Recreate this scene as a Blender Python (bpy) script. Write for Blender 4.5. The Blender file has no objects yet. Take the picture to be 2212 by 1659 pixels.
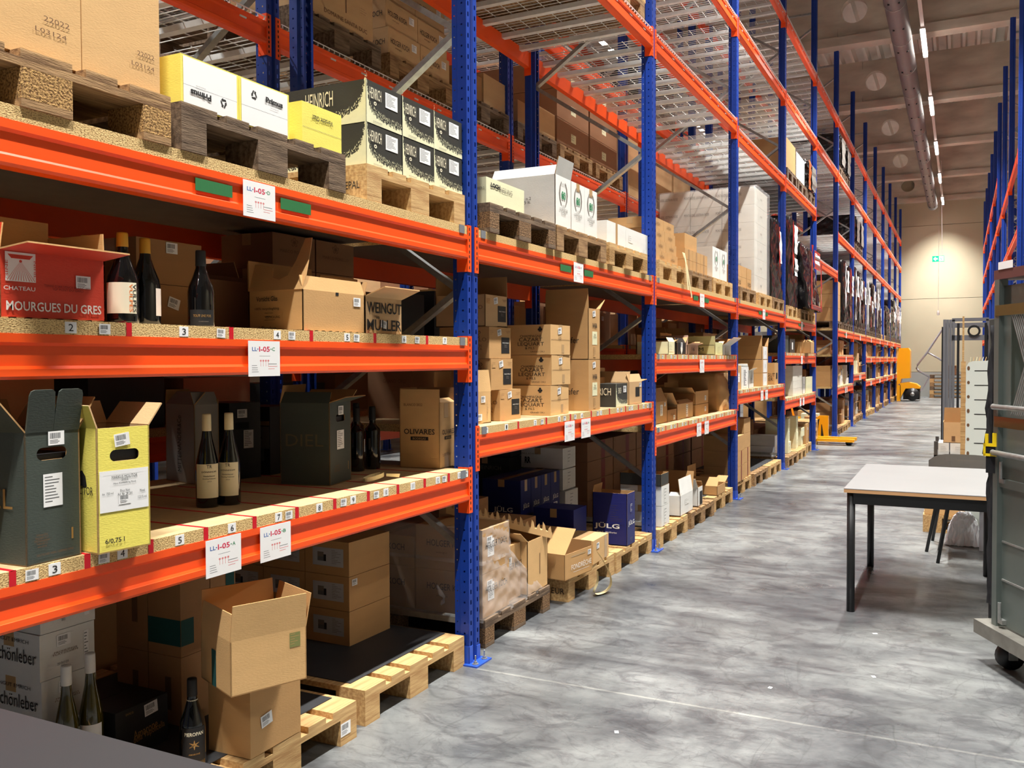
import bpy, math, random
from mathutils import Matrix, Vector
random.seed(7)
S = bpy.context.scene
COL = S.collection
PI = math.pi
# ---------------------------------------------------------------- camera, light, exposure
CF, YAW, PIT, ROL = 1939.1, 0.4638, 0.0259, -0.0041
CP = Vector((2.098, 0, 1.46))
_F = Vector((-math.sin(YAW)*math.cos(PIT), math.cos(YAW)*math.cos(PIT), -math.sin(PIT)))
_R = Vector((math.cos(YAW), math.sin(YAW), 0)); _U = _R.cross(_F)
R2 = _R*math.cos(ROL)+_U*math.sin(ROL); U2 = -_R*math.sin(ROL)+_U*math.cos(ROL)
cd = bpy.data.cameras.new('camera'); cam = bpy.data.objects.new('camera', cd); COL.objects.link(cam)
M = Matrix((R2, U2, -_F)).transposed().to_4x4(); M.translation = CP
cam.matrix_world = M; cd.sensor_width = 36; cd.lens = CF/2212*36; cd.clip_start = .05; cd.clip_end = 200
S.camera = cam
W = bpy.data.worlds.new('world'); S.world = W; W.use_nodes = True
W.node_tree.nodes['Background'].inputs[0].default_value = (1, .97, .93, 1)
W.node_tree.nodes['Background'].inputs[1].default_value = .10
S.view_settings.view_transform = 'Standard'; S.view_settings.look = 'None'
S.view_settings.exposure = 0.0; S.view_settings.gamma = 1; S.view_settings.use_curve_mapping = False
LAMP_Y = [18.3+4.6*k for k in range(-5, 5)]
LAMP_W = 330
def area(x, y, z, w, l, p, col=(1, .97, .92)):
    d = bpy.data.lights.new('lamp_light', 'AREA'); d.shape = 'RECTANGLE'; d.size = w; d.size_y = l
    d.energy = p; d.color = col; d.spread = math.radians(100)
    o = bpy.data.objects.new('lamp_light', d); COL.objects.link(o); o.location = (x, y, z); return o
for y in LAMP_Y: area(1.445, y, 7.235, .1, 1.55, LAMP_W)
for y in range(2, 38, 7): area(-3.8, y, 7.235, .1, 1.55, LAMP_W*1.0)
for y in (4, 14, 24, 34): area(6.7, y, 7.235, .1, 1.55, LAMP_W*.8)  # unseen lights added over the right aisle for brightness, no lamp bodies
def atY(px, py, Y):
    D = _F + R2*(px-1106)/CF - U2*(py-829.5)/CF
    return CP + D*((Y-CP.y)/D.y)
def yx(px, X=0.0, py=775):       # where the line of sight through photo column px meets the plane x = X
    D = _F + R2*(px-1106)/CF - U2*(py-829.5)/CF
    return (CP + D*((X-CP.x)/D.x)).y
# ---------------------------------------------------------------- materials
MAT = {}
def sR(c):
    return tuple(((v/255)/12.92 if v/255 <= .04045 else ((v/255+.055)/1.055)**2.4) for v in c)
def mat(name, c, rough=.6, metal=0, var=0.0, scale=8, bump=0, bscale=60, c2=None, stretch=None, coat=0, emit=0, alpha=1, trans=0, lo=.35, hi=.65, det=4):
    if name in MAT: return MAT[name]
    m = bpy.data.materials.new(name); m.use_nodes = True; nt = m.node_tree; N = nt.nodes; L = nt.links
    b = N['Principled BSDF']; c = sR(c)
    b.inputs['Base Color'].default_value = (*c, 1); b.inputs['Roughness'].default_value = rough
    b.inputs['Metallic'].default_value = metal
    if coat: b.inputs['Coat Weight'].default_value = coat; b.inputs['Coat Roughness'].default_value = .08
    if trans: b.inputs['Transmission Weight'].default_value = trans
    if alpha < 1: b.inputs['Alpha'].default_value = alpha
    if emit: b.inputs['Emission Color'].default_value = (*c, 1); b.inputs['Emission Strength'].default_value = emit
    if var or c2 or bump:
        tc = N.new('ShaderNodeTexCoord'); mp = N.new('ShaderNodeMapping'); L.new(tc.outputs['Object'], mp.inputs[0])
        if stretch: mp.inputs['Scale'].default_value = stretch
    if var or c2:
        n = N.new('ShaderNodeTexNoise'); n.inputs['Scale'].default_value = scale; n.inputs['Detail'].default_value = det
        L.new(mp.outputs[0], n.inputs['Vector'])
        r = N.new('ShaderNodeValToRGB'); L.new(n.outputs[0], r.inputs[0])
        r.color_ramp.elements[0].position = lo; r.color_ramp.elements[1].position = hi
        d = sR(c2) if c2 else tuple(v*(1-var) for v in c)
        r.color_ramp.elements[0].color = (*d, 1); r.color_ramp.elements[1].color = (*c, 1)
        L.new(r.outputs[0], b.inputs['Base Color'])
    if bump:
        n2 = N.new('ShaderNodeTexNoise'); n2.inputs['Scale'].default_value = bscale; n2.inputs['Detail'].default_value = 3
        L.new(mp.outputs[0], n2.inputs['Vector'])
        bp = N.new('ShaderNodeBump'); bp.inputs['Strength'].default_value = bump; bp.inputs['Distance'].default_value = .01
        L.new(n2.outputs[0], bp.inputs['Height']); L.new(bp.outputs[0], b.inputs['Normal'])
    MAT[name] = m; return m
BLUE = mat('blue_paint', (0, 54, 152), .5, var=.14, scale=5, coat=.08)
ORANGE = mat('orange_paint', (252, 84, 14), .45, var=.08, scale=3, coat=.1)
GALV = mat('galvanised_steel', (172, 174, 172), .42, .75, var=.2, scale=30)
WIRE = mat('lit_galvanised_wire', (232, 234, 232), .45, .15); BAR = mat('lit_galvanised_bar', (226, 228, 226), .45, .2, var=.12, scale=20)  # paler copies of the galvanised steel, reflected light painted into the deck colour
DARK = mat('dark_gap', (14, 13, 14), .9)
CHIP = mat('chipboard_edge', (222, 190, 130), .85, c2=(140, 104, 58), scale=330, lo=.34, hi=.52, det=2, bump=.3, bscale=300, stretch=(1, .55, 1))
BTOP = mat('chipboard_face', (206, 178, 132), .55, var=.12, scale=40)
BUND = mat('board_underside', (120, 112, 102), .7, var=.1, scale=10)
RED = mat('red_tape', (205, 16, 36), .45)
K = {}
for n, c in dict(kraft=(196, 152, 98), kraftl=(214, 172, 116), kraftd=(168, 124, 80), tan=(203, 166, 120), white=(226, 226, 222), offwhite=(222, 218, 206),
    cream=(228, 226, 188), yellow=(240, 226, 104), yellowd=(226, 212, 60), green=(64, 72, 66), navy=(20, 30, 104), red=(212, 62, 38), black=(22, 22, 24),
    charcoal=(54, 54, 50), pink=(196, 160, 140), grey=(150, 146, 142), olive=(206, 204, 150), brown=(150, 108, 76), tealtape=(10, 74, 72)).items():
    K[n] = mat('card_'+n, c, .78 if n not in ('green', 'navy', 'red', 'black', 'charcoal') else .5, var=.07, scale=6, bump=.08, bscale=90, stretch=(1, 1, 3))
KIN = mat('card_inside', (184, 142, 92), .85, var=.08, scale=8)
PTAPE = mat('parcel_tape', (190, 156, 112), .25, coat=.4)
PAPER = mat('white_paper', (238, 238, 238), .6); INK = mat('black_ink', (28, 26, 26), .7); INKG = mat('grey_ink', (120, 112, 104), .7)
INKB = mat('brown_ink', (110, 78, 50), .7); INKW = mat('white_ink', (236, 234, 226), .6); INKR = mat('crimson_ink', (206, 20, 70), .6)
INKBL = mat('blue_ink', (30, 90, 170), .6); INKGR = mat('green_ink', (30, 130, 80), .6); GOLD = mat('gold_ink', (170, 132, 76), .45, .4)
INKO = mat('orange_ink', (226, 120, 50), .6); BARG = mat('barcode_ink', (96, 98, 100), .7); CREAMP = mat('cream_paper', (232, 224, 196), .6)
GREENP = mat('green_sticker', (44, 116, 66), .55, var=.08, scale=20)
WOOD = [mat('pallet_wood_new', (214, 178, 122), .8, c2=(176, 134, 84), scale=5, stretch=(1, 14, 14), bump=.2, bscale=30),
        mat('pallet_wood_used', (176, 140, 96), .85, c2=(118, 86, 54), scale=5, stretch=(1, 12, 12), bump=.3, bscale=30),
        mat('pallet_wood_old', (128, 106, 84), .9, c2=(78, 60, 44), scale=5, stretch=(1, 12, 12), bump=.35, bscale=30)]
BLOCKC = mat('pressed_block', (190, 150, 92), .95, c2=(104, 70, 36), scale=150, lo=.35, hi=.6, bump=.7, bscale=150)
BLOCKD = mat('pressed_block_dark', (142, 108, 72), .95, c2=(78, 54, 32), scale=130, lo=.35, hi=.62, bump=.7, bscale=130)
MATB = mat('black_mat', (50, 51, 54), .6, var=.25, scale=6)
def wrapmat(n, c, rough, alpha, bs, st, coat=.6):
    return mat(n, c, rough, bump=st, bscale=bs, coat=coat, alpha=alpha, stretch=(1, 1, .35), var=.1, scale=3)
BWRAP = wrapmat('black_stretch_wrap', (20, 18, 20), .22, 1, 7, 1.0)
RWRAP = wrapmat('red_film', (196, 44, 36), .3, 1, 9, .9)
WWRAP = wrapmat('white_stretch_wrap', (232, 230, 232), .25, .22, 6, .5)
CWRAP = wrapmat('clear_stretch_wrap', (232, 224, 218), .16, .30, 22, 1.0)
GLASSK = mat('black_wine_glass', (10, 9, 10), .06, coat=.6)
GLASSG = mat('olive_wine_glass', (74, 66, 14), .05, coat=.6, trans=.25)
TABLE = mat('grey_laminate', (134, 134, 134), .42, var=.05, scale=3)
TABLED = mat('dark_laminate', (38, 37, 40), .6, var=.06, scale=3)
PLY = mat('ply_edge', (196, 150, 104), .6); BLK = mat('black_metal', (26, 27, 29), .4)
# ---------------------------------------------------------------- mesh builder
class MB:
    def __init__(s): s.v = []; s.f = []; s.m = []
    def quad(s, pts, m=0):
        b = len(s.v); s.v += [tuple(p) for p in pts]; s.f.append(tuple(range(b, b+len(pts)))); s.m.append(m)
    def box(s, x0, x1, y0, y1, z0, z1, m=0, M=None):
        b = len(s.v)
        P = [(x, y, z) for z in (z0, z1) for x, y in ((x0, y0), (x1, y0), (x1, y1), (x0, y1))]
        if M is not None: P = [tuple(M @ Vector(p)) for p in P]
        s.v += P
        for f in ((3, 2, 1, 0), (4, 5, 6, 7), (0, 1, 5, 4), (1, 2, 6, 5), (2, 3, 7, 6), (3, 0, 4, 7)):
            s.f.append(tuple(b+i for i in f)); s.m.append(m)
        return s
    def prism(s, prof, y0, y1, m=0, ax='y'):     # prof: list of (a, z); extruded along y (a = x) or x (a = y)
        b = len(s.v); n = len(prof)
        for t in (y0, y1):
            s.v += [((a, t, z) if ax == 'y' else (t, a, z)) for a, z in prof]
        s.f.append(tuple(range(b, b+n))); s.f.append(tuple(range(b+2*n-1, b+n-1, -1))); s.m += [m, m]
        for i in range(n):
            j = (i+1) % n; s.f.append((b+i, b+n+i, b+n+j, b+j)); s.m.append(m)
        return s
    def bar(s, p, q, w, t, m=0, up=(0, 0, 1)):   # rectangular bar from p to q
        p, q = Vector(p), Vector(q); d = (q-p); l = d.length; d.normalize()
        a = d.cross(Vector(up)); a = a.normalized() if a.length > 1e-4 else Vector((1, 0, 0)); c = a.cross(d)
        T = Matrix((a, d, c)).transposed().to_4x4(); T.translation = p
        return s.box(-w/2, w/2, 0, l, -t/2, t/2, m, T)
    def tube(s, pts, r, n=8, m=0):
        pts = [Vector(p) for p in pts]; rings = []
        for i, p in enumerate(pts):
            d = (pts[min(i+1, len(pts)-1)]-pts[max(i-1, 0)]).normalized()
            a = d.cross(Vector((0, 0, 1)))
            a = a.normalized() if a.length > .05 else Vector((1, 0, 0)); c = a.cross(d)
            b = len(s.v); rr = r[i] if isinstance(r, (list, tuple)) else r
            s.v += [tuple(p+a*rr*math.cos(2*PI*k/n)+c*rr*math.sin(2*PI*k/n)) for k in range(n)]; rings.append(b)
        for A, B in zip(rings, rings[1:]):
            for k in range(n): s.f.append((A+k, B+k, B+(k+1) % n, A+(k+1) % n)); s.m.append(m)
        s.f.append(tuple(rings[0]+k for k in range(n))); s.f.append(tuple(rings[-1]+n-1-k for k in range(n))); s.m += [m, m]
        return s
    def lathe(s, prof, n=20, m=0, a0=0, a1=2*PI, c=(0, 0)):
        full = abs(a1-a0-2*PI) < 1e-6; k = n if full else n+1; b = len(s.v)
        for r, z in prof:
            s.v += [(c[0]+r*math.cos(a0+(a1-a0)*i/n), c[1]+r*math.sin(a0+(a1-a0)*i/n), z) for i in range(k)]
        for j in range(len(prof)-1):
            for i in range(n):
                i2 = (i+1) % k; s.f.append((b+j*k+i, b+j*k+i2, b+(j+1)*k+i2, b+(j+1)*k+i)); s.m.append(m)
        return s
    def mesh(s, name, mats, smooth=False):
        me = bpy.data.meshes.new(name); me.from_pydata(s.v, [], s.f)
        for m in (mats if isinstance(mats, (list, tuple)) else [mats]): me.materials.append(m)
        me.polygons.foreach_set('material_index', s.m)
        if smooth: me.polygons.foreach_set('use_smooth', [True]*len(s.f))
        me.update(); return me
def link(name, me, parent=None, loc=None, rz=None, M=None):
    o = bpy.data.objects.new(name, me); COL.objects.link(o)
    if parent is not None: o.parent = parent
    if loc is not None: o.location = loc
    if rz is not None: o.rotation_euler = (0, 0, rz)
    if M is not None: o.matrix_local = M
    return o
def tag(o, label, cat, group=None):
    o['label'] = label; o['category'] = cat
    if group: o['group'] = group
    return o
def thing(name, label, cat, loc=(0, 0, 0), rz=0, group=None):
    return tag(link(name, None, None, loc, rz), label, cat, group)
def struct(name, me, loc=None):
    o = link(name, me, None, loc); o['kind'] = 'structure'; return o
def dup(root, loc, rz=None):
    r = root.copy(); COL.objects.link(r); r.location = loc
    if rz is not None: r.rotation_euler = (0, 0, rz)
    for ch in root.children:
        c = ch.copy(); COL.objects.link(c); c.parent = r
        for g in ch.children:
            d = g.copy(); COL.objects.link(d); d.parent = c
    return r
_mc = {}
def boxmesh(x0, x1, y0, y1, z0, z1, m, name='box_mesh'):
    k = (round(x0, 4), round(x1, 4), round(y0, 4), round(y1, 4), round(z0, 4), round(z1, 4), m.name)
    if k not in _mc: _mc[k] = MB().box(x0, x1, y0, y1, z0, z1).mesh(name, m)
    return _mc[k]
# ---------------------------------------------------------------- flat print
_tx = {}
def textmesh(s, m, bold=0.0):
    k = (s, m.name, bold)
    if k in _tx: return _tx[k]
    c = bpy.data.curves.new('lettering', 'FONT'); c.body = s; c.size = 1; c.offset = bold; c.resolution_u = 2
    c.align_x = 'CENTER'; c.align_y = 'CENTER'; c.space_line = .85
    o = bpy.data.objects.new('tmp', c)
    me = bpy.data.meshes.new_from_object(o); bpy.data.objects.remove(o)
    xs = [v.co.x for v in me.vertices] or [0, 1]; ys = [v.co.y for v in me.vertices] or [0, 1]
    w = max(xs)-min(xs); h = max(ys)-min(ys); cx = (max(xs)+min(xs))/2; cy = (max(ys)+min(ys))/2
    for v in me.vertices: v.co.x = (v.co.x-cx)/w; v.co.y = (v.co.y-cy)/h
    me.materials.clear(); me.materials.append(m); _tx[k] = me; return me
def unit(fn, key, mats):           # a flat print of unit size in its own xy plane, drawn by fn(MB)
    k = ('u', key)
    if k not in _tx:
        b = MB(); fn(b); _tx[k] = b.mesh(key, mats)
    return _tx[k]
def _rect(b, x0, x1, y0, y1, m=0, z=0): b.quad([(x0, y0, z), (x1, y0, z), (x1, y1, z), (x0, y1, z)], m)
def _bars(b):
    rd = random.Random(3); b.box(-.5, .5, -.5, .5, -.3, 0, 0)
    x = -.40
    while x < .25:
        w = rd.choice((.02, .03, .045)); _rect(b, x, x+w, -.02, .38, 1, .15); x += w+rd.choice((.015, .03))
    for j in range(3): _rect(b, -.40, .1+.1*(j % 2), -.16-.1*j, -.12-.1*j, 1, .15)
def barcode(): return unit(_bars, 'barcode_label', [PAPER, BARG])
def _lines(b, n=9, seed=1):
    rd = random.Random(seed); b.box(-.5, .5, -.5, .5, -.3, 0, 0)
    for j in range(n):
        y = .42-.84*j/n; _rect(b, -.42, -.42+.84*rd.uniform(.4, 1), y-.03, y, 1, .15)
def lined(key='printed_label', n=9, seed=1, mats=None): return unit(lambda b: _lines(b, n, seed), key, mats or [PAPER, BARG])
def face_M(face, w, d, u, v, su, sv, e=.0012, rot=0):
    if face == 'F': o, X, n = Vector((u, -e, v)), Vector((1, 0, 0)), Vector((0, -1, 0))
    elif face == 'S': o, X, n = Vector((-e, d-u, v)), Vector((0, -1, 0)), Vector((-1, 0, 0))
    elif face == 'T': o, X, n = Vector((u, v, e)), Vector((1, 0, 0)), Vector((0, 0, 1))
    Y = n.cross(X)
    c, s = math.cos(rot), math.sin(rot); X, Y = X*c+Y*s, -X*s+Y*c
    T = Matrix((X*su, Y*sv, n*.001)).transposed().to_4x4(); T.translation = o
    return T
def put(parent, me, name, face, w, d, u, v, su, sv, rot=0, e=.0012):
    return link(name, me, parent, M=face_M(face, w, d, u, v, su, sv, e, math.radians(rot)))
_jm = {}
def carton(label, x, y, z, w, d, h, rot=0, m='kraft', flaps=None, prints=(), group=None, name='cardboard_box', cat='box', seam='x', inside=None, hole=None, tape=True, lm=None):
    root = thing(name, label, cat, (x, y, z), math.radians(90+rot), group)
    mm = K[m]; mi = K[inside] if inside else KIN; mt = MAT.get(lm) if lm else mm
    t = .004
    key = ('c', round(w, 3), round(d, 3), round(h, 3), m, bool(flaps), seam, hole, inside, str(sorted(flaps)) if flaps else '')
    if flaps is None:
        if key not in _mc:
            b = MB(); b.box(0, w, 0, d, 0, h-.004)
            if seam == 'x': b.box(0, w, 0, d/2-.001, h-.004, h); b.box(0, w, d/2+.001, d, h-.004, h)
            else: b.box(0, w/2-.001, 0, d, h-.004, h); b.box(w/2+.001, w, 0, d, h-.004, h)
            _mc[key] = b.mesh('box_body', mm)
        link('body', _mc[key], root)
        if tape:
            b = MB()
            if seam == 'x': b.box(-.001, w+.001, d/2-.025, d/2+.025, h, h+.0012); b.box(-.0012, 0, d/2-.025, d/2+.025, h-.05, h+.001)
            else: b.box(w/2-.025, w/2+.025, -.001, d+.001, h, h+.0012); b.box(w/2-.025, w/2+.025, -.0012, 0, h-.05, h+.001)
            link('packing_tape', b.mesh('packing_tape', PTAPE), root)
    else:
        b = MB()
        def wall(x0, x1, y0, y1, fc):     # outside faces mm, inside faces mi
            P = len(b.m); b.box(x0, x1, y0, y1, 0, h); b.m[P:] = [1]*6; b.m[P+fc] = 0
        if hole:
            hz0, hz1, a0, a1 = hole
            for (p0, p1, q0, q1) in ((0, w, 0, hz0), (0, a0, hz0, hz1), (a1, w, hz0, hz1), (0, w, hz1, h)):
                P = len(b.m); b.box(p0, p1, 0, t, q0, q1); b.m[P:] = [1]*6; b.m[P+2] = 0
            for cx, sg in ((a0, 1), (a1, -1)):      # round the ends of the hand hole
                r = (hz1-hz0)/2; zc = (hz0+hz1)/2
                for k in range(6):
                    for q in (1, -1):
                        A0, A1 = PI/2*k/6, PI/2*(k+1)/6
                        b.quad([(cx, 0, zc+q*r), (cx+sg*r*(1-math.cos(A0)), 0, zc+q*r*math.sin(A0)), (cx+sg*r*(1-math.cos(A1)), 0, zc+q*r*math.sin(A1)), (cx, 0, zc+q*r)][:3], 0)
        else: wall(0, w, 0, t, 2)
        wall(w-t, w, 0, d, 3); wall(0, w, d-t, d, 4); wall(0, t, 0, d, 5)
        b.box(0, w, 0, d, 0, t, 1)
        link('body', b.mesh('box_body', [mm, mi]), root)
        for side, (ln, ang) in flaps.items():
            if ln <= 0: continue
            a = math.radians(ang); b = MB()
            sx, cz = math.sin(a)*ln, math.cos(a)*ln; nx, nz = math.cos(a)*t, -math.sin(a)*t
            P = {'F': lambda s, o, z: (s, -o, h+z), 'B': lambda s, o, z: (s, d+o, h+z), 'L': lambda s, o, z: (-o, s, h+z), 'R': lambda s, o, z: (w+o, s, h+z)}[side]
            S0, S1 = (0, w) if side in 'FB' else (0, d); g = .04*ln
            o1 = [P(S0, 0, 0), P(S1, 0, 0), P(S1-g, sx, cz), P(S0+g, sx, cz)]
            i1 = [P(S0, -nx, -nz), P(S1, -nx, -nz), P(S1-g, sx-nx, cz-nz), P(S0+g, sx-nx, cz-nz)]
            b.quad(o1, 0); b.quad(i1[::-1], 1)
            for k in range(4): b.quad([o1[k], i1[k], i1[(k+1) % 4], o1[(k+1) % 4]], 1)
            link('flap', b.mesh('box_flap', [mm, mi]), root)
    if hole: link('hole_shade_block', MB().box(.012, w-.012, .010, d-.012, .01, h-.06).mesh('hole_shade_block', K['black']), root)  # black block added inside to paint the shade behind the hand hole
    for p in prints: decorate(root, p, w, d, h)
    return root
def decorate(root, p, w, d, h):
    k, f, u, v = p[:4]; u *= (w if f != 'S' else d); v *= h
    if k == 'bar': put(root, barcode(), 'barcode_label', f, w, d, u, v, p[4] if len(p) > 4 else .055, (p[4] if len(p) > 4 else .055)*.75, p[5] if len(p) > 5 else 0, .0026)
    elif k == 't': put(root, textmesh(p[4], p[7] if len(p) > 7 else INK, p[8] if len(p) > 8 else 0), 'lettering', f, w, d, u, v, p[5], p[6], p[9] if len(p) > 9 else 0, .0030)
    elif k == 'lab': put(root, lined(*(p[6] if len(p) > 6 else ())), 'printed_label', f, w, d, u, v, p[4], p[5], p[7] if len(p) > 7 else 0, .0016)
    elif k == 'rect': put(root, unit(lambda b: _rect(b, -.5, .5, -.5, .5), 'patch_'+p[6].name, [p[6]]), p[7] if len(p) > 7 else 'printed_patch', f, w, d, u, v, p[4], p[5], 0, .0010)
    elif k == 'u': put(root, p[6], p[7], f, w, d, u, v, p[4], p[5], p[8] if len(p) > 8 else 0, .0014)
# ---------------------------------------------------------------- the hall
P = 2.842; Y1 = 3.776
def Yk(k): return Y1+P*(k-1)
NTH = ['first', 'second', 'third', 'fourth', 'fifth', 'sixth', 'seventh', 'eighth', 'ninth', 'tenth', 'eleventh', 'twelfth', 'thirteenth', 'fourteenth', 'fifteenth']
def floor_mat():
    m = bpy.data.materials.new('polished_concrete'); m.use_nodes = True; nt = m.node_tree; N = nt.nodes; L = nt.links; b = N['Principled BSDF']
    tc = N.new('ShaderNodeTexCoord')
    def noise(sc, det, st, rough=.6, dist=0):
        mp = N.new('ShaderNodeMapping'); mp.inputs['Scale'].default_value = st; L.new(tc.outputs['Object'], mp.inputs[0])
        n = N.new('ShaderNodeTexNoise'); n.inputs['Scale'].default_value = sc; n.inputs['Detail'].default_value = det
        n.inputs['Roughness'].default_value = rough; n.inputs['Distortion'].default_value = dist; L.new(mp.outputs[0], n.inputs['Vector']); return n.outputs[0]
    def ramp(v, p0, c0, p1, c1):
        r = N.new('ShaderNodeValToRGB'); L.new(v, r.inputs[0]); e = r.color_ramp.elements
        e[0].position = p0; e[0].color = (*c0, 1); e[1].position = p1; e[1].color = (*c1, 1); return r.outputs[0]
    def mix(a, c, f=1.0, t='MULTIPLY'):
        x = N.new('ShaderNodeMixRGB'); x.blend_type = t; x.inputs[0].default_value = f; L.new(a, x.inputs[1]); L.new(c, x.inputs[2]); return x.outputs[0]
    base = ramp(noise(1.1, 9, (1, 1, 1), .7, .4), .34, sR((80, 83, 86)), .66, sR((143, 146, 144)))
    stain = ramp(noise(.55, 7, (.8, 1.1, 1), .66, 1.2), .40, (.42, .42, .45), .55, (1, 1, 1))
    scuff = ramp(noise(5, 8, (.8, 1.5, 1), .75, 1.0), .40, (.62, .61, .63), .52, (1, 1, 1))
    def lines(sc, st, wd, dark, dist=.8):
        v = noise(sc, 3, st, .5, dist); x = N.new('ShaderNodeMath'); x.operation = 'SUBTRACT'; L.new(v, x.inputs[0]); x.inputs[1].default_value = .5
        a_ = N.new('ShaderNodeMath'); a_.operation = 'ABSOLUTE'; L.new(x.outputs[0], a_.inputs[0]); return ramp(a_.outputs[0], 0, (dark,)*3, wd, (1, 1, 1))
    c = mix(mix(base, stain), scuff)
    c = mix(c, lines(.8, (1, .6, 1), .004, .45), .45); c = mix(c, lines(2.1, (1.3, .5, 1), .006, .5, 1.5), .45); c = mix(c, lines(4.7, (.6, 1.4, 1), .010, .6), .5)
    # sawn joint lines
    br = N.new('ShaderNodeTexBrick'); br.offset = 0; br.inputs['Scale'].default_value = 1; br.inputs['Mortar Size'].default_value = .008; br.inputs['Mortar Smooth'].default_value = 0
    br.inputs['Brick Width'].default_value = 5.6; br.inputs['Row Height'].default_value = 5.6
    br.inputs['Color1'].default_value = br.inputs['Color2'].default_value = (1, 1, 1, 1); br.inputs['Mortar'].default_value = (1.9, 1.85, 1.7, 1)
    mp = N.new('ShaderNodeMapping'); mp.inputs['Location'].default_value = (2.4, -3.70, 0); L.new(tc.outputs['Object'], mp.inputs[0]); L.new(mp.outputs[0], br.inputs['Vector'])
    c = mix(c, br.outputs[0], .7); L.new(c, b.inputs['Base Color'])
    rr = N.new('ShaderNodeMapRange'); L.new(noise(2.2, 5, (1, 1, 1)), rr.inputs[0]); rr.inputs[1].default_value = .3; rr.inputs[2].default_value = .7; rr.inputs[3].default_value = .24; rr.inputs[4].default_value = .52
    L.new(rr.outputs[0], b.inputs['Roughness'])
    return m
CONC = mat('wall_concrete', (190, 182, 156), .85, var=.10, scale=.6, bump=.1, bscale=20)
CONCG = mat('girder_concrete', (214, 204, 188), .9, c2=(176, 164, 150), scale=1.2, stretch=(1, 1, 3), lo=.3, hi=.7, det=6)
CONCB = mat('plinth_concrete', (160, 162, 158), .85, var=.12, scale=1)
SHEET = mat('roof_sheet', (220, 214, 204), .6, .0, var=.1, scale=2)
struct('floor', MB().box(-14, 9, -6, 38.6, -.1, 0).mesh('floor', floor_mat()))
wf = struct('wall_back', MB().box(-14, 9, 38.5, 38.8, 0, 9).mesh('wall', CONC))
for i, (a, c) in enumerate(((0, .95), (.965, 3.79), (3.805, 6.62), (6.635, 8.9))):   # precast panels, joints recessed
    link('wall_panel', MB().box(-14, 9, 38.44 if i else 38.42, 38.5, a, c).mesh('wall_panel', CONC if i else CONCB), wf)
struct('wall_left', MB().box(-14.3, -14, -6, 38.8, 0, 9).mesh('wall', CONC))
struct('wall_right', MB().box(9, 9.3, -6, 38.8, 0, 9).mesh('wall', CONC))
b = MB(); x = -14
while x < 9:                                             # trapezoidal roof sheet, ribs run along the aisle
    b.prism([(x, 8.85), (x+.13, 8.85), (x+.17, 8.70), (x+.23, 8.70), (x+.27, 8.85), (x+.30, 8.85), (x+.30, 8.87), (x, 8.87)], -6, 38.6); x += .30
struct('ceiling', b.mesh('roof_sheet', SHEET))
def girder(y):
    b = MB(); z0, z1, r = 7.53, 8.70, .24
    hx = [-9.3+4.75*i for i in range(4)]
    hs = [.2+4.75*i for i in range(-3, 2)]; xs = -14
    for hx in hs:                                        # web with round openings
        b.box(xs, hx-.3, y-.09, y+.09, z0+.16, z1); xs = hx+.3; zc = 8.19; n = 24
        for k in range(n):
            A0, A1 = 2*PI*k/n, 2*PI*(k+1)/n
            def sq(A):
                c, s = math.cos(A), math.sin(A); q = max(abs(c)/.3, abs(s)/(.5)); return (hx+c/q, min(max(zc+s/q, z0+.16), z1))
            for yy, o in ((y-.09, 1), (y+.09, -1)):
                pts = [(hx+r*math.cos(A0), yy, zc+r*math.sin(A0)), (sq(A0)[0], yy, sq(A0)[1]), (sq(A1)[0], yy, sq(A1)[1]), (hx+r*math.cos(A1), yy, zc+r*math.sin(A1))]
                b.quad(pts[::o])
            b.quad([(hx+r*math.cos(A), yy, zc+r*math.sin(A)) for A, yy in ((A0, y-.09), (A1, y-.09), (A1, y+.09), (A0, y+.09))])
    b.box(xs, 9, y-.09, y+.09, z0+.16, z1); b.box(-14, 9, y-.17, y+.17, z0, z0+.17)
    return b
for i, y in enumerate([38.3-4.9*k for k in range(9)]):
    if i == 0: me = girder(0).mesh('girder', CONCG)
    g = struct('trim_%d' % (i+1), me, (0, y, 0))
b = MB(); b.tube([(1.10, y, 7.22) for y in [-5+1.5*k for k in range(29)]], .17, 18)
duct = tag(link('ventilation_duct', b.mesh('duct', mat('duct_fabric', (118, 110, 112), .5, .1, var=.08, scale=4), True)), 'long round grey ventilation duct hanging along the aisle ceiling', 'duct')
b = MB()
for k in range(28):
    for a in (-2.0, -1.1): b.lathe([(0, 0), (.018, 0), (.018, .012), (0, .012)], 8, 0) if 0 else b.box(1.10+.175*math.cos(a)-.015, 1.10+.175*math.cos(a)+.015, 3+1.25*k-.015, 3+1.25*k+.015, 7.22+.175*math.sin(a)-.015, 7.22+.175*math.sin(a)+.015)
link('air_nozzles', b.mesh('nozzles', BLK), duct)['kind'] = 'stuff'
b = MB()
for k in range(24): b.lathe([(.175, -.02), (.178, 0), (.175, .02)], 16) if 0 else b.tube([(1.10, -4+1.8*k, 7.22), (1.10, -3.97+1.8*k, 7.22)], .175, 16)
link('duct_band', b.mesh('bands', GALV), duct)['kind'] = 'stuff'
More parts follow.
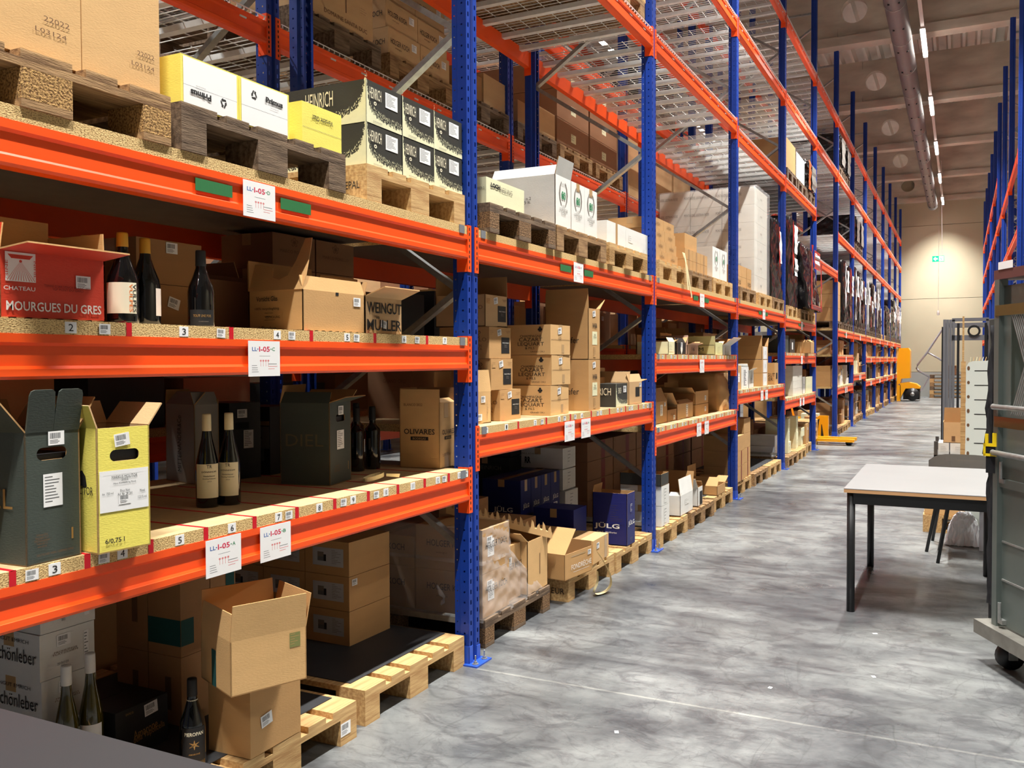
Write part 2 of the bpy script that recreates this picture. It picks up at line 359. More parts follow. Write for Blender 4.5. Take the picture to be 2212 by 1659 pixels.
# light line over the aisle
LEDM = mat('led_diffuser', (255, 250, 240), .4, emit=22)
WHT = mat('white_enamel', (196, 186, 182), .5)
rail = tag(link('lamp_rail', MB().box(1.415, 1.475, -5, 38.4, 7.30, 7.35).mesh('rail', WHT)), 'white trunking rail carrying the row of lamps above the aisle', 'rail')
me1 = MB().box(-.045, .045, -.8, .8, .03, .07).mesh('lamp_body', WHT); me2 = MB().box(-.035, .035, -.78, .78, 0, .03).mesh('lamp_diffuser', LEDM)
for i, y in enumerate(LAMP_Y):
    if y < 15: lab = '%s strip lamp from the camera end, above and behind the view' % NTH[i]
    else: lab = '%s lit strip lamp from the camera in the row above the aisle' % NTH[i-5]
    t = thing('ceiling_lamp', lab, 'lamp', (1.445, y, 7.24), 0, 'strip lamps above the aisle'); link('housing', me1, t); link('diffuser', me2, t)
rail2 = None
for y in range(2, 38, 7):
    t = thing('ceiling_lamp', '%s strip lamp from the near end above the aisle behind the left racks' % NTH[(y-2)//7], 'lamp', (-3.8, y, 7.24), 0, 'strip lamps behind the left racks'); link('housing', me1, t); link('diffuser', me2, t)
t = thing('pipe', 'long grey sprinkler pipe under the ceiling behind the left racks', 'pipe', (0, 0, 0)); link('tube', MB().tube([(-4.6, -4, 7.35), (-4.6, 38, 7.35)], .05, 8).mesh('tube', GALV), t)
# exit sign
t = thing('exit_sign', 'green lit emergency exit sign hanging in the aisle', 'sign', (1.47, 29.5, 4.34))
EG = mat('exit_green', (10, 170, 110), .4, emit=1.6); EW = mat('exit_white', (240, 255, 248), .4, emit=2.6)
link('sign_box', MB().box(-.16, .16, -.02, .02, 0, .17).mesh('sign_box', EG), t)
b = MB(); y = -.021
b.quad([(-.13, y, .085), (-.07, y, .145), (-.07, y, .108), (-.02, y, .108), (-.02, y, .062), (-.07, y, .062), (-.07, y, .025)])
b.box(.02, .145, -.023, -.02, .015, .155); link('pictogram', b.mesh('pictogram', EW), t)
b = MB(); b.box(.06, .075, -.0245, -.0235, .10, .125); b.bar((.068, -.024, .10), (.09, -.024, .06), .02, .002, 0, (0, 1, 0)); b.bar((.09, -.024, .06), (.06, -.024, .03), .012, .002, 0, (0, 1, 0)); b.bar((.09, -.024, .07), (.115, -.024, .04), .012, .002, 0, (0, 1, 0))
link('running_figure', b.mesh('figure', EG), t)
link('cable', MB().tube([(.1, 0, .17), (.1, 0, .5), (.06, 0, 2.97)], .008, 6).mesh('cable', WHT), t)
t = thing('pull_switch', 'small white pull switch hanging on a cord before the back wall', 'switch', (1.47, 30, 2.78)); link('cord', MB().tube([(0, 0, .1), (0, 0, 4.53)], .005, 5).mesh('cord', WHT), t); link('handle', MB().lathe([(.0, 0), (.035, .0), (.04, .08), (.02, .14), (0, .15)], 10).mesh('handle', WHT), t)
# ---------------------------------------------------------------- uprights
PW, PD, PH = .10, .085, 7.245
def post_mesh(h, y0=0, holes=True, sgn=1):
    # omega post: front face looks to +x (sgn=1); origin at front face centre, runs up z
    b = MB(); hw = PW/2
    def strip(fn, u0, u1, z0, z1, hu, hz, zs):
        # fn(u, z) -> point; a rectangular slot centred in each pitch of the strip
        zz = z0
        for zc in zs:
            a0, a1 = (u0+u1)/2-hu, (u0+u1)/2+hu; c0, c1 = zc-hz, zc+hz; t0, t1 = zc-.025, zc+.025
            b.quad([fn(u0, t0), fn(u1, t0), fn(a1, c0), fn(a0, c0)]); b.quad([fn(u1, t0), fn(u1, t1), fn(a1, c1), fn(a1, c0)])
            b.quad([fn(u1, t1), fn(u0, t1), fn(a0, c1), fn(a1, c1)]); b.quad([fn(u0, t1), fn(u0, t0), fn(a0, c0), fn(a0, c1)])
        if zs: 
            e = zs[-1]+.025
            b.quad([fn(u0, z0), fn(u1, z0), fn(u1, zs[0]-.025), fn(u0, zs[0]-.025)]); b.quad([fn(u0, e), fn(u1, e), fn(u1, z1), fn(u0, z1)])
        else: b.quad([fn(u0, z0), fn(u1, z0), fn(u1, z1), fn(u0, z1)])
    zs = [.1+.05*i for i in range(int((h-.2)/.05))] if holes else []
    F = lambda y, z: (0, y, z)
    strip(F, -hw, -.014, 0, h, .0048, .0105, zs); strip(F, .014, hw, 0, h, .0048, .0105, zs)
    for q in (-1, 1):
        b.quad([(0, q*.014, 0), (-.012, q*.008, 0), (-.012, q*.008, h), (0, q*.014, h)])
    b.quad([(-.012, -.008, 0), (-.012, .008, 0), (-.012, .008, h), (-.012, -.008, h)])
    zz = [z for z in zs]
    for q in (-1, 1):
        S1 = (lambda q: (lambda x, z: (x, q*hw, z)))(q)
        strip(S1, -.05, 0, 0, h, .0042, .0042, zz)
        b.quad([(-.05, q*hw, 0), (-.058, q*(hw-.012), 0), (-.058, q*(hw-.012), h), (-.05, q*hw, h)])
        S2 = (lambda q: (lambda x, z: (x, q*(hw-.012), z)))(q)
        strip(S2, -PD, -.058, 0, h, .003, .003, zz)
        b.quad([(-PD, q*(hw-.012), 0), (-PD, q*(hw-.03), 0), (-PD, q*(hw-.03), h), (-PD, q*(hw-.012), h)])
    me = b.mesh('post', BLUE); return me
FD = 1.06
POSTH = post_mesh(PH); POSTP = post_mesh(PH, holes=False); POSTT = post_mesh(9.2, holes=False)
def foot():
    b = MB(); b.box(-.11, .055, -.075, .075, 0, .008, 0)
    b.box(-.088, .002, -.053, -.05, .008, .09, 0); b.box(-.0, .003, -.053, -.02, .008, .09, 0); b.box(0, .003, .02, .053, .008, .075, 0)
    for y in (-.045, .045): b.lathe([(.016, .008), (.016, .012), (.009, .012), (.009, .022), (.004, .022), (.004, .05), (0, .052)], 8, 1, c=(.03, y))
    return b.mesh('foot_plate', [mat('foot_blue', (40, 84, 190), .35, coat=.2), GALV])
FOOT = foot()
BR1 = MB(); BR1.bar((-.07, -.0, 0), (-(FD-.07), -.0, .62), .045, .028); BR1 = BR1.mesh('brace', GALV)
BR2 = MB(); BR2.bar((-(FD-.07), 0, 0), (-.07, 0, .62), .045, .028); BR2 = BR2.mesh('brace', GALV)
BRH = MB(); BRH.bar((-.07, 0, 0), (-(FD-.07), 0, 0), .045, .028); BRH = BRH.mesh('brace', GALV)
def upright(label, x, k, sgn, holes, group, z0=.39, tall=False, y=None):
    # sgn 1: front face looks to +x and the frame goes back to -x
    t = thing('rack_upright_frame', label, 'rack frame', (x, Yk(k) if y is None else y, 0), 0 if sgn > 0 else PI, group)
    me = POSTT if tall else (POSTH if holes else POSTP)
    link('post', me, t); link('post', me, t, (-FD, 0, 0), PI)
    link('foot_plate', FOOT, t); link('foot_plate', FOOT, t, (-FD, 0, 0), PI)
    z = z0; i = 0; H = 9.0 if tall else PH
    link('brace', BRH, t, (0, 0, .2))
    while z+.62 < H-.1:
        link('brace', BR1 if i % 2 == 0 else BR2, t, (0, 0, z)); z += .62; i += 1
    link('brace', BRH, t, (0, 0, H-.25)); return t
# braces meet the front post of frame 1 at z 0.90+1.24n... (bolt at z 2.98 and 1.79)
ROW1, ROW2, ROW3 = 0.0, -1.215, -5.35
for k in range(0, 14):
    n = '%s blue upright frame from the camera, front row of the left racks' % NTH[k]
    upright(n, ROW1, k, 1, k in (1, 2, 3, 4), 'uprights of the front left rack row', z0=.56-.0, tall=False)
    upright('%s blue upright frame from the camera, second row of the left racks' % NTH[k], ROW2-FD, k, -1, k in (1, 2), 'uprights of the second left rack row', z0=.39)
    if k > 0: upright('%s blue upright frame from the camera, rack across the left aisle' % NTH[k-1], ROW3, k, 1, False, 'uprights of the rack across the left aisle')
for i in range(9):
    upright('%s blue upright frame from the near end of the right rack' % NTH[i], 2.8, 0, -1, i == 0, 'uprights of the right rack', y=14.75+2.842*i)
# ---------------------------------------------------------------- beams and decks
BH = .115
def beam_mesh(L, sgn=1):
    b = MB(); x = 0
    pr = [(0, .0), (0, .022), (-.004, .026), (-.008, .034), (-.008, BH-.030), (0, BH-.022), (0, BH), (-.05, BH), (-.05, 0)]
    pr = [(.004+a, z) for a, z in pr]; pr[0] = (.0, 0); pr[1] = (.006, .008); pr.insert(2, (.006, .026))
    b.prism([(a*sgn, z) for a, z in (pr if sgn > 0 else pr[::-1])], .05, L-.05)
    return b.mesh('beam', ORANGE)
def conn_mesh(side, sgn):          # hook plate at the near (side 0) or far (side 1) end
    b = MB(); y0 = -.004 if side == 0 else 0
    s = 1 if side == 0 else -1
    def bx(xa, xb, ya, yb, za, zb, m=0):
        ya, yb = s*ya, s*yb; xa, xb = sgn*xa, sgn*xb
        b.box(min(xa, xb), max(xa, xb), min(ya, yb), max(ya, yb), za, zb, m)
    bx(-.055, .004, .05, .054, -.06, BH+.045); bx(.0005, .0045, .018, .054, -.06, BH+.045)
    for z in (-.04, -.012, .012, .034, .062, .09, .118, .142): bx(.0045, .0050, .033, .041, z-.007, z+.007, 1)
    return b.mesh('connector', [ORANGE, DARK])
BM = {s: beam_mesh(P, s) for s in (1, -1)}; CM = {(i, s): conn_mesh(i, s) for i in (0, 1) for s in (1, -1)}
def beam(label, x, k, zb, sgn=1, group=None, L=P):
    t = thing('rack_beam', label, 'beam', (x, Yk(k), zb), 0, group)
    link('beam_profile', BM[sgn], t); link('connector', CM[0, sgn], t); link('connector', CM[1, sgn], t, (0, P, 0)); return t
ZIG = mat('deck_clip_grey', (120, 124, 130), .5)
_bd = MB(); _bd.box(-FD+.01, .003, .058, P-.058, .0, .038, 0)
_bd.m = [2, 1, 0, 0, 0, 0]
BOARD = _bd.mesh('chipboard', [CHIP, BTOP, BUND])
def board(label, x, k, z, group=None):
    t = thing('chipboard_shelf', label, 'shelf', (x, Yk(k), z), 0, group); link('board', BOARD, t)
    for yy in (.10, P-.11): link('edge_clip', boxmesh(0, .0045, -.022, .022, .0, .038, ZIG), t, (.003, yy, 0))
    return t
def mesh_deck():
    b = MB(); y = .07
    while y < P-.06: b.box(-FD-.01, .01, y-.0022, y+.0022, .002, .0064); y += .05
    for i in range(9): x = -.02-i*.128; b.box(x-.0022, x+.0022, .06, P-.06, .0064, .0108)
    for i in range(9): x = .008; 
    y = .07
    while y < P-.06: b.box(.004, .008, y-.002, y+.002, .0064, .022); y += .05
    b.box(.003, .009, .06, P-.06, .018, .022)
    g = b.mesh('wire_grid', WIRE)
    c = MB(); c.box(-FD, -.0, -.024, .024, -.035, -.001); return g, c.mesh('support_bar', BAR)
WG, SB = mesh_deck()
def deck(label, x, k, z, group=None):
    t = thing('wire_mesh_deck', label, 'mesh deck', (x, Yk(k), z), 0, group); g = link('wire_grid', WG, t); g['kind'] = 'stuff'
    for i in range(9): link('support_bar', SB, t, (0, .22+i*.3, 0))
    return t
LEV = ['lowest', 'second', 'third', 'fourth', 'fifth', 'sixth', 'seventh']
ROW1L = {0: ((.792, 'b'), (1.418, 'b'), (1.943, 'b'), (3.81, 'm')), 1: ((.985, 'b'), (1.943, 'b'), (3.81, 'm'), (4.86, 'm'), (5.88, 'm')),
 2: ((.785, 'b'), (1.352, 'b'), (1.943, 'b'), (3.81, 'm'), (4.86, 'm'), (5.88, 'm')), 3: ((.985, 'b'), (1.943, 'b'), (3.74, 'm'), (4.86, 'm'), (5.88, 'm')),
 4: ((.785, 'b'), (1.40, 'b'), (1.90, 'b'), (3.74, 'm'), (4.86, 'm'), (5.88, 'm')), 5: ((2.98, 'm'), (4.86, 'm'), (5.88, 'm')),
 6: ((.785, 'b'), (1.40, 'b'), (1.90, 'b'), (3.72, 'm'), (4.86, 'm'), (5.88, 'm')), 7: ((.985, 'b'), (1.90, 'b'), (3.72, 'm'), (4.86, 'm'), (5.88, 'm'))}
for k in range(8, 13): ROW1L[k] = ((.785, 'b'), (1.38, 'b'), (1.90, 'b'), (3.72, 'm'), (4.86, 'm'), (5.88, 'm'))
FB = {}; BOARDS = {}
for k, ls in ROW1L.items():
    for j, (zb, ty) in enumerate(ls):
        w = '%s level, %s bay from the camera, front left rack' % (LEV[j], NTH[k])
        FB[k, j] = beam('orange front beam at the '+w, 0, k, zb, 1, 'front beams of the left rack')
        beam('orange rear beam at the '+w, -FD, k, zb, -1, 'rear beams of the left rack')
        if ty == 'b': BOARDS[k, j] = board('chipboard shelf at the '+w, 0, k, zb+BH, 'chipboard shelves')
        else: deck('galvanised wire mesh deck at the '+w, 0, k, zb+BH, 'wire mesh decks')
for k in range(0, 13):
    ls = ((1.0, 'b'), (1.47, 'b'), (3.15, 'm'), (4.24, 'm'), (5.35, 'm')) if k != 5 else ((3.15, 'm'), (4.24, 'm'), (5.35, 'm'))
    for j, (zb, ty) in enumerate(ls):
        w = '%s level, %s bay, second row of left racks' % (LEV[j], NTH[k])
        beam('aisle side orange beam, '+w, ROW2, k, zb, 1, 'beams of the second left rack')
        beam('far side orange beam, '+w, ROW2-FD, k, zb, -1, 'beams of the second left rack')
        if ty == 'b': board('chipboard shelf at the '+w, ROW2, k, zb+BH, 'chipboard shelves of the second rack')
        else: deck('galvanised wire mesh deck at the '+w, ROW2, k, zb+BH, 'wire mesh decks of the second rack')
for k in range(1, 13, 1):
    for j, zb in enumerate((2.0, 3.9, 5.4)):
        w = '%s level, %s bay, rack across the left aisle' % (LEV[j], NTH[k])
        beam('orange beam at the '+w, ROW3, k, zb, 1, 'beams across the left aisle')
        if j > 0 and k % 2 == 0: deck('wire mesh deck at the '+w, ROW3, k, zb+BH, 'mesh decks across the left aisle')
for i in range(8):
    for j, zb in enumerate((1.0, 2.0, 3.2, 4.3, 5.4)):
        y = 14.75+2.842*i; kk = (y-Y1)/P+1
        if j == 4 and i < 3: continue
        beam('orange beam at the %s level of the %s bay of the right rack' % (LEV[j], NTH[i]), 2.8, kk, zb, -1, 'beams of the right rack')
        if j in (3,) and i > 1: pass
# ---------------------------------------------------------------- shelf marks and location signs
BARC = barcode()
def edge_put(par, me, name, y, z, su, sv, e=.0012, rot=0, k=0):   # on the front edge plane x=.003 of a board / beam; y in world
    n = Vector((1, 0, 0)); c, s = math.cos(rot), math.sin(rot); X = Vector((0, 1, 0)); Z = Vector((0, 0, 1))
    a, b2 = X*c+Z*s, Z*c-X*s
    T = Matrix((a*su, b2*sv, n*.001)).transposed().to_4x4(); T.translation = Vector((.003+e, y-Yk(k), z))
    return link(name, me, par, M=T)
def tapes(par, k, ys, deep=True):
    for y in ys:
        yy = y-Yk(k)
        b = MB(); b.box(.003, .0042, yy-.009, yy+.009, -.0, .0392)
        if deep: b.box(-.8, .0042, yy-.006, yy+.006, .038, .0392)
        else: b.box(-.1, .0042, yy-.009, yy+.009, .038, .0392)
        link('tape_marker', b.mesh('tape_marker', RED), par)
def numbers(par, k, ys, n0, off=0, mk=True):
    for i, y in enumerate(ys):
        c = link('number_card', boxmesh(0, .0016, -.017, .017, -.015, .015, PAPER), par, (.003, y-Yk(k), .019))
        T = Matrix((Vector((0, .014, 0)), Vector((0, 0, .019)), Vector((.001, 0, 0)))).transposed().to_4x4(); T.translation = Vector((.0022, 0, 0))
        link('written_number', textmesh(str(n0+i), INK), c, M=T)
def bars(par, k, ys, s=.036):
    for y in ys: edge_put(par, BARC, 'barcode_label', y, .018, s, s*.78, .0022, random.uniform(-.05, .05), k)
B0 = BOARDS[0, 0]
tapes(B0, 0, [1.421, 1.634, 1.845, 2.057, 2.272, 2.485, 2.699, 2.912, 3.121, 3.33, 3.536]); numbers(B0, 0, [1.536, 1.746, 1.952, 2.168, 2.389, 2.608, 2.812, 3.033, 3.234, 3.439, 3.634], 3)
bars(B0, 0, [1.472, 1.685, 2.441, 2.751, 2.965, 3.495, 3.695])
C0 = BOARDS[0, 1]
tapes(C0, 0, [1.38, 1.78, 2.176, 2.573, 2.965, 3.357]); numbers(C0, 0, [1.595, 1.979, 2.392, 2.783, 3.174, 3.507], 2); bars(C0, 0, [1.699, 2.13, 2.466, 2.842, 3.275])
B1 = BOARDS[1, 0]
tapes(B1, 1, [4.26, 4.62, 4.97, 5.31, 5.64, 5.96, 6.24]); numbers(B1, 1, [4.12, 4.47, 4.80, 5.15, 5.48, 5.80, 6.10, 6.36], 1); bars(B1, 1, [3.9, 4.56, 4.88, 5.04, 5.42, 5.87, 6.04, 6.45])
for k in (2, 3, 4, 6, 7):
    for j, (zb, ty) in enumerate(ROW1L[k]):
        if ty == 'b' and zb < 1.7:
            ys = [Yk(k)+.3+.33*i for i in range(8)]
            tapes(BOARDS[k, j], k, ys, False); numbers(BOARDS[k, j], k, [y-.18 for y in ys], 1) if k < 4 else None; bars(BOARDS[k, j], k, [y-.09 for y in ys])
def signmesh(b):
    b.box(-.5, .5, -.5, .5, -1.2, 0, 0)
    rd = random.Random(5)
    _rect(b, -.16, .18, .07, .078, 1, .1)
    for i, x in enumerate((-.12, -.04, .04, .12)):
        b.quad([(x+.03*math.cos(a*PI/4), -.06+.03*math.sin(a*PI/4), .1) for a in range(8)], 2); _rect(b, x-.005, x+.005, -.22, -.09, 2, .1)
    for i in range(4): _rect(b, -.40, -.40+rd.uniform(.06, .22), -.20-.06*i, -.188-.06*i, 1, .1)
    for i in range(3): _rect(b, .12, .12+rd.uniform(.2, .3), -.16-.07*i, -.145-.07*i, 2 if i else 1, .1)
SGN = unit(signmesh, 'location_sign', [PAPER, BARG, mat('pale_red_ink', (214, 130, 130), .7)])
def sign(k, j, y, num, let, w=.152, h=.118, dz=.0):
    par = FB[k, j]; zc = BH/2-.005+dz
    o = edge_put(par, SGN, 'location_sign', y, zc, w, h, .0045, 0, k)
    for s, x, sx, sy, m, bo in (('LL', -.31, .15, .11, INKBL, .012), ('-', -.21, .035, .025, INKBL, .02), (('1-%s' % num).replace('1-', 'I-'), 0, .34, .15, INKR, .018), ('-', .21, .035, .025, INKGR, .02), (let, .29, .09, .10, INKGR, .012)):
        T = Matrix.Translation((x, .27, .2)) @ Matrix.Diagonal((sx, sy, 1, 1)); link('lettering', textmesh(s, m, bo), o, M=T)
def gsticker(k, j, y, w=.15, z=.062): link('green_sticker', boxmesh(0, .0015, -.5, .5, -.019, .019, GREENP), FB[k, j], (.0, y-Yk(k), z)).scale = (1, w, 1)
sign(0, 0, 2.128, '05', 'A'); sign(0, 0, 2.370, '05', 'B'); sign(0, 1, 2.324, '05', 'C'); sign(0, 2, 2.309, '05', 'D')
gsticker(0, 2, 2.113, .155); gsticker(0, 2, 2.50, .16)
sign(1, 0, 4.95, '06', 'A'); sign(1, 0, 5.21, '06', 'B'); sign(1, 1, 5.095, '06', 'D'); gsticker(1, 1, 4.913, .165); gsticker(1, 1, 5.278, .15)
for k in (2, 3, 4, 6, 7, 8, 9, 10, 11):
    n = '%02d' % (5+k); m = Yk(k)+1.3; nb = [j for j, (z, t) in enumerate(ROW1L[k]) if t == 'b']
    sign(k, nb[0], m, n, 'A'); sign(k, nb[0], m+.27, n, 'B')
    if len(nb) == 3: sign(k, nb[1], m+.1, n, 'C')
    sign(k, nb[-1], m+.1, n, 'D')
    if k < 7: gsticker(k, nb[-1], m-.09, .16); gsticker(k, nb[-1], m+.29, .15)
# ---------------------------------------------------------------- pallets
def pallet(label, y, z, x=0.0, rot=0, wood=0, blk=None, W_=.8, group='pallets', marks=None, light=False, L_=1.2):
    # near front corner at (x, y); deck boards run into the rack
    t = thing('wooden_pallet', label, 'pallet', (x, y, z), math.radians(90+rot), group)
    wd = WOOD[wood]; bk = blk or wd
    bw = [.145, .10, .145, .10, .145] if W_ > .7 else [.14, .1, .14]
    gap = (W_-sum(bw))/(len(bw)-1); u = 0
    for w_ in bw:
        link('deck_board', boxmesh(0, w_, 0, L_, .122, .144, wd), t, (u, 0, 0)); u += w_+gap
    for yy in (0, L_/2-.0725, L_-.145): link('stringer_board', boxmesh(0, W_, 0, .145 if yy else .145, .100, .1215, wd), t, (0, yy, 0))
    us = (0, W_/2-.0725, W_-.10); wb = (.10, .145, .10)
    for u, w_ in zip(us, wb):
        link('bottom_board', boxmesh(0, w_, 0, L_, 0, .0215, wd), t, (u, 0, 0))
        for yy in (0, L_/2-.0725, L_-.145): link('block', boxmesh(0, w_, 0, .145, .022, .0995, bk), t, (u, yy, 0))
    if marks:
        for (f, s, uu, vv, sx, sy) in marks: put(t, textmesh(s, INK), 'stamp', f, W_, L_, uu, vv, sx, sy)
    return t
def mat_sheet(label, y0, y1, z, x=-.13, d=1.0):
    t = tag(link('anti_slip_sheet', MB().box(-d, 0, 0, y1-y0, 0, .003).mesh('sheet', MATB), None, (x, y0, z)), label, 'sheet', 'black sheets on pallets'); return t
pb = 'light wooden pallet on the floor '
for p_, (lb, y_) in ((0, ('light pallet on the floor under the near open carton stack', 2.016)), (1, ('light pallet on the floor behind the dark tabletop, lower left corner', 1.17))):
    put(pallet(lb, y_, 0, .008), barcode(), 'barcode_label', 'F', .8, 1.2, .73, .06, .06, .05)
pallet(pb+'with the black sheet, beside the first blue upright', 2.912, 0, -.02, 0, 0)
mat_sheet('black sheet on the pallet under the labelled brown cartons', 2.95, 3.70, .1445, -.12)
mat_sheet('black sheet on the pallet under the open carton stack', 2.03, 2.79, .1445, -.09)
mat_sheet('black sheet on the pallet behind the dark tabletop', 1.19, 1.95, .1445, -.09)
pallet('dark pallet under the stretch wrapped cartons past the first blue upright', 3.98, 0, -.05, 0, 2, BLOCKD)
pallet('light pallet with an oval stamp under the open printed carton', 4.965, 0, -.01, 0, 0, marks=[('S', 'EUR', 1.13, .062, .085, .035)])
pallet('light pallet under the tall open blue box in the second bay', 5.78, 0, .0, 0, 0)
# upper deck of the first bay
pallet('pallet with pressed wood blocks under the two huge plain cartons', 1.135, 2.096, .01, 0, 1, BLOCKC)
pallet('dark used pallet under the yellow and white boxes', 1.975, 2.096, .01, 0, 2)
pallet('light stamped pallet under the black and cream cartons', 2.925, 2.096, .0, 0, 0, W_=.78, marks=[('S', 'EPAL', 1.13, .065, .07, .03)])
pallet('dark pallet with pressed blocks under the pale cream carton past the first upright', 3.92, 2.096, .02, 0, 2, BLOCKD)
pallet('pallet under the tall white oil cartons, middle of the second bay deck', 4.74, 2.096, .02, 0, 1)
pallet('light pallet with pressed blocks under the two plain white boxes', 5.60, 2.096, .02, 0, 0, BLOCKC)
for y in (4.78, 5.10, 5.5): pass
for k, ys, wd in ((2, (6.76, 7.60, 8.45), 0), (3, (9.62, 10.60, 11.46), 1), (4, (12.52, 13.60, 14.30), 0)):
    for i, y in enumerate(ys): pallet('%s pallet from the near upright on the pallet shelf of the %s bay' % (NTH[i], NTH[k]), y, ROW1L[k][-4 if k > 2 else 2][0]+.153, .0, 0, (wd+i) % 2)
# ---------------------------------------------------------------- bottles
def bottle(label, x, y, z, kind='burgundy', h=.30, r=.041, glass=None, cap=None, capl=.055, label_m=None, lz=(.06, .15), group=None, text=None, rot=0, capm=None, cream_neck=False, tm=None, la=(-1.0, 1.0), txt_rot=0):
    g = glass or GLASSK
    t = thing('wine_bottle', label, 'bottle', (x, y, z), rot, group)
    prof = {'burgundy': [(0, 0), (r*.95, 0), (r, .008), (r, h*.46), (r*.93, h*.53), (r*.62, h*.66), (r*.40, h*.77), (.0145, h*.86), (.0145, h-.002), (0, h)],
            'bordeaux': [(0, 0), (r*.95, 0), (r, .008), (r, h*.60), (r*.94, h*.645), (r*.6, h*.69), (r*.40, h*.72), (.0135, h*.78), (.0135, h-.002), (0, h)],
            'flute': [(0, 0), (r*.95, 0), (r, .008), (r, h*.42), (r*.92, h*.50), (r*.70, h*.62), (r*.48, h*.73), (.014, h*.84), (.0135, h-.002), (0, h)]}[kind]
    link('glass', MB().lathe(prof, 24).mesh('glass', g, True), t)
    cm = capm or BLK
    c0 = h-capl
    link('capsule', MB().lathe([(.0158, c0), (.0165, c0+.002), (.0158, h-.004), (.0145, h+.001), (0, h+.0015)], 20).mesh('capsule', cm, True), t)
    if label_m:
        a0, a1 = la
        o = link('bottle_label', MB().lathe([(r+.0006, lz[0]), (r+.0006, lz[1])], 16, 0, a0, a1).mesh('bottle_label', label_m, True), t)
        if text:
            for (s, zz, wd, hh, m, aa) in text:      # curved lettering: bend the flat glyph mesh round the bottle
                me = textmesh(s, m, .01).copy()
                c, sn = math.cos(txt_rot), math.sin(txt_rot)
                for v in me.vertices:
                    u, q = v.co.x*wd, v.co.y*hh; u, q = u*c-q*sn, u*sn+q*c
                    A = aa+u/r; v.co = ((r+.0012)*math.cos(A), (r+.0012)*math.sin(A), zz+q)
                link('lettering', me, t)
    return t
RO = -.6        # labels face the camera side of the aisle
IVORY = mat('ivory_capsule', (228, 214, 176), .4); WAX = mat('yellow_wax', (222, 160, 40), .45); WCAP = mat('white_capsule', (232, 232, 230), .35); LIME = mat('black_label', (20, 20, 22), .6)
g = 'ivory capped pair on the shelf'
tx = [('DONNHOFF', .128, .052, .007, INK, 0), ('Niederhauser', .113, .04, .005, INK, 0), ('Riesling Kabinett', .103, .045, .005, INK, 0), ('2023', .094, .014, .004, INKG, 0), ('TR', .146, .018, .012, INK, 0)]
tx[0] = ('DÖNNHOFF',)+tx[0][1:]
bottle('left slim dark bottle with ivory capsule and cream label on the taped shelf', -.300, 2.365, .945, 'flute', .33, .040, None, capl=.06, capm=IVORY, label_m=CREAMP, lz=(.035, .155), text=tx, rot=RO, la=(-1.25, .95))
bottle('right slim dark bottle with ivory capsule and cream label on the taped shelf', -.270, 2.442, .945, 'flute', .33, .040, None, capl=.06, capm=IVORY, label_m=CREAMP, lz=(.035, .155), text=tx, rot=RO-.35, la=(-1.1, 1.0))
bottle('left bottle of the black pair beside the second dark green box', -.440, 3.440, .945, 'bordeaux', .298, .0375, capl=.065, capm=LIME, label_m=PAPER, lz=(.09, .15), rot=.9, la=(-.7, .7))
bottle('right bottle of the black pair beside the second dark green box', -.425, 3.545, .945, 'bordeaux', .298, .0375, capl=.065, capm=LIME, label_m=PAPER, lz=(.09, .15), rot=1.1, la=(-.7, .7))
bottle('tall black bottle hidden behind the black pair on the taped shelf', -.56, 3.60, .945, 'bordeaux', .31, .038, capl=.06, capm=LIME)
vt = [('VULPES', .105, .085, .016, INK, .55), ('VULPES', .105, .085, .014, INKO, .25)]
bottle('dark bottle with yellow wax top and cream label beside the red box', -.06, 1.815, 1.569, 'burgundy', .262, .043, capl=.04, capm=WAX, label_m=CREAMP, lz=(.03, .118), rot=-.75, text=[('VULPES', .074, .08, .012, INK, .82), ('VULPES', .074, .08, .010, INKO, .55)], txt_rot=-PI/2, la=(-1.3, 1.0))
bottle('dark bottle with yellow wax top, label turned away, second from the red box', -.10, 1.930, 1.569, 'burgundy', .262, .043, capl=.045, capm=WAX, label_m=mat('blush_paper', (224, 208, 196), .6), lz=(.03, .112), rot=.35, la=(-.35, .35))
bottle('dark bottle with a cream and orange label, half hidden behind the open red box', -.16, 1.775, 1.569, 'burgundy', .255, .043, capl=.04, capm=WAX, label_m=CREAMP, lz=(.03, .118), rot=-.6, text=[('VULPES', .074, .08, .012, INK, .62), ('VULPES', .074, .08, .010, INKO, .30)], txt_rot=-PI/2)
bottle('single black bottle with matt black capsule and small gilt lettering on the upper shelf', -.06, 2.112, 1.569, 'burgundy', .243, .041, capl=.05, capm=mat('matt_black_capsule', (40, 42, 44), .5), label_m=LIME, lz=(.006, .055), rot=-.7, text=[('TOUT UNE FOIS', .036, .055, .008, GOLD, 0), ('CHARDONNAY', .018, .03, .003, INKG, .1)])
GR = .146+.0
bottle('left bottle with a white capsule beside the white cartons behind the tabletop', -.43, 1.888, GR, 'flute', .355, .037, GLASSG, capl=.062, capm=WCAP)
bottle('right bottle with a white capsule and white label beside the white cartons behind the tabletop', -.42, 1.968, GR, 'flute', .372, .037, GLASSG, capl=.062, capm=WCAP, label_m=PAPER, lz=(.05, .15), rot=-.7)
bottle('black bottle with red and gold trimmings standing before the open carton stack', -.125, 2.115, GR, 'burgundy', .288, .041, capl=.055, capm=LIME, label_m=LIME, lz=(.03, .14), rot=-.65, text=[('PIEROPAN', .12, .06, .012, CREAMP, 0), ('AMARONE', .055, .035, .005, GOLD, 0), ('✶', .085, .03, .03, GOLD, 0)])
t = [q for q in COL.objects if q.get('label', '').startswith('black bottle with red and gold')][0]
t['label'] = 'black bottle with cream neck band and gilt label standing before the open carton stack'
link('neck_band', MB().lathe([(.0190, .202), (.0170, .222)], 16).mesh('neck_band', CREAMP, True), t)
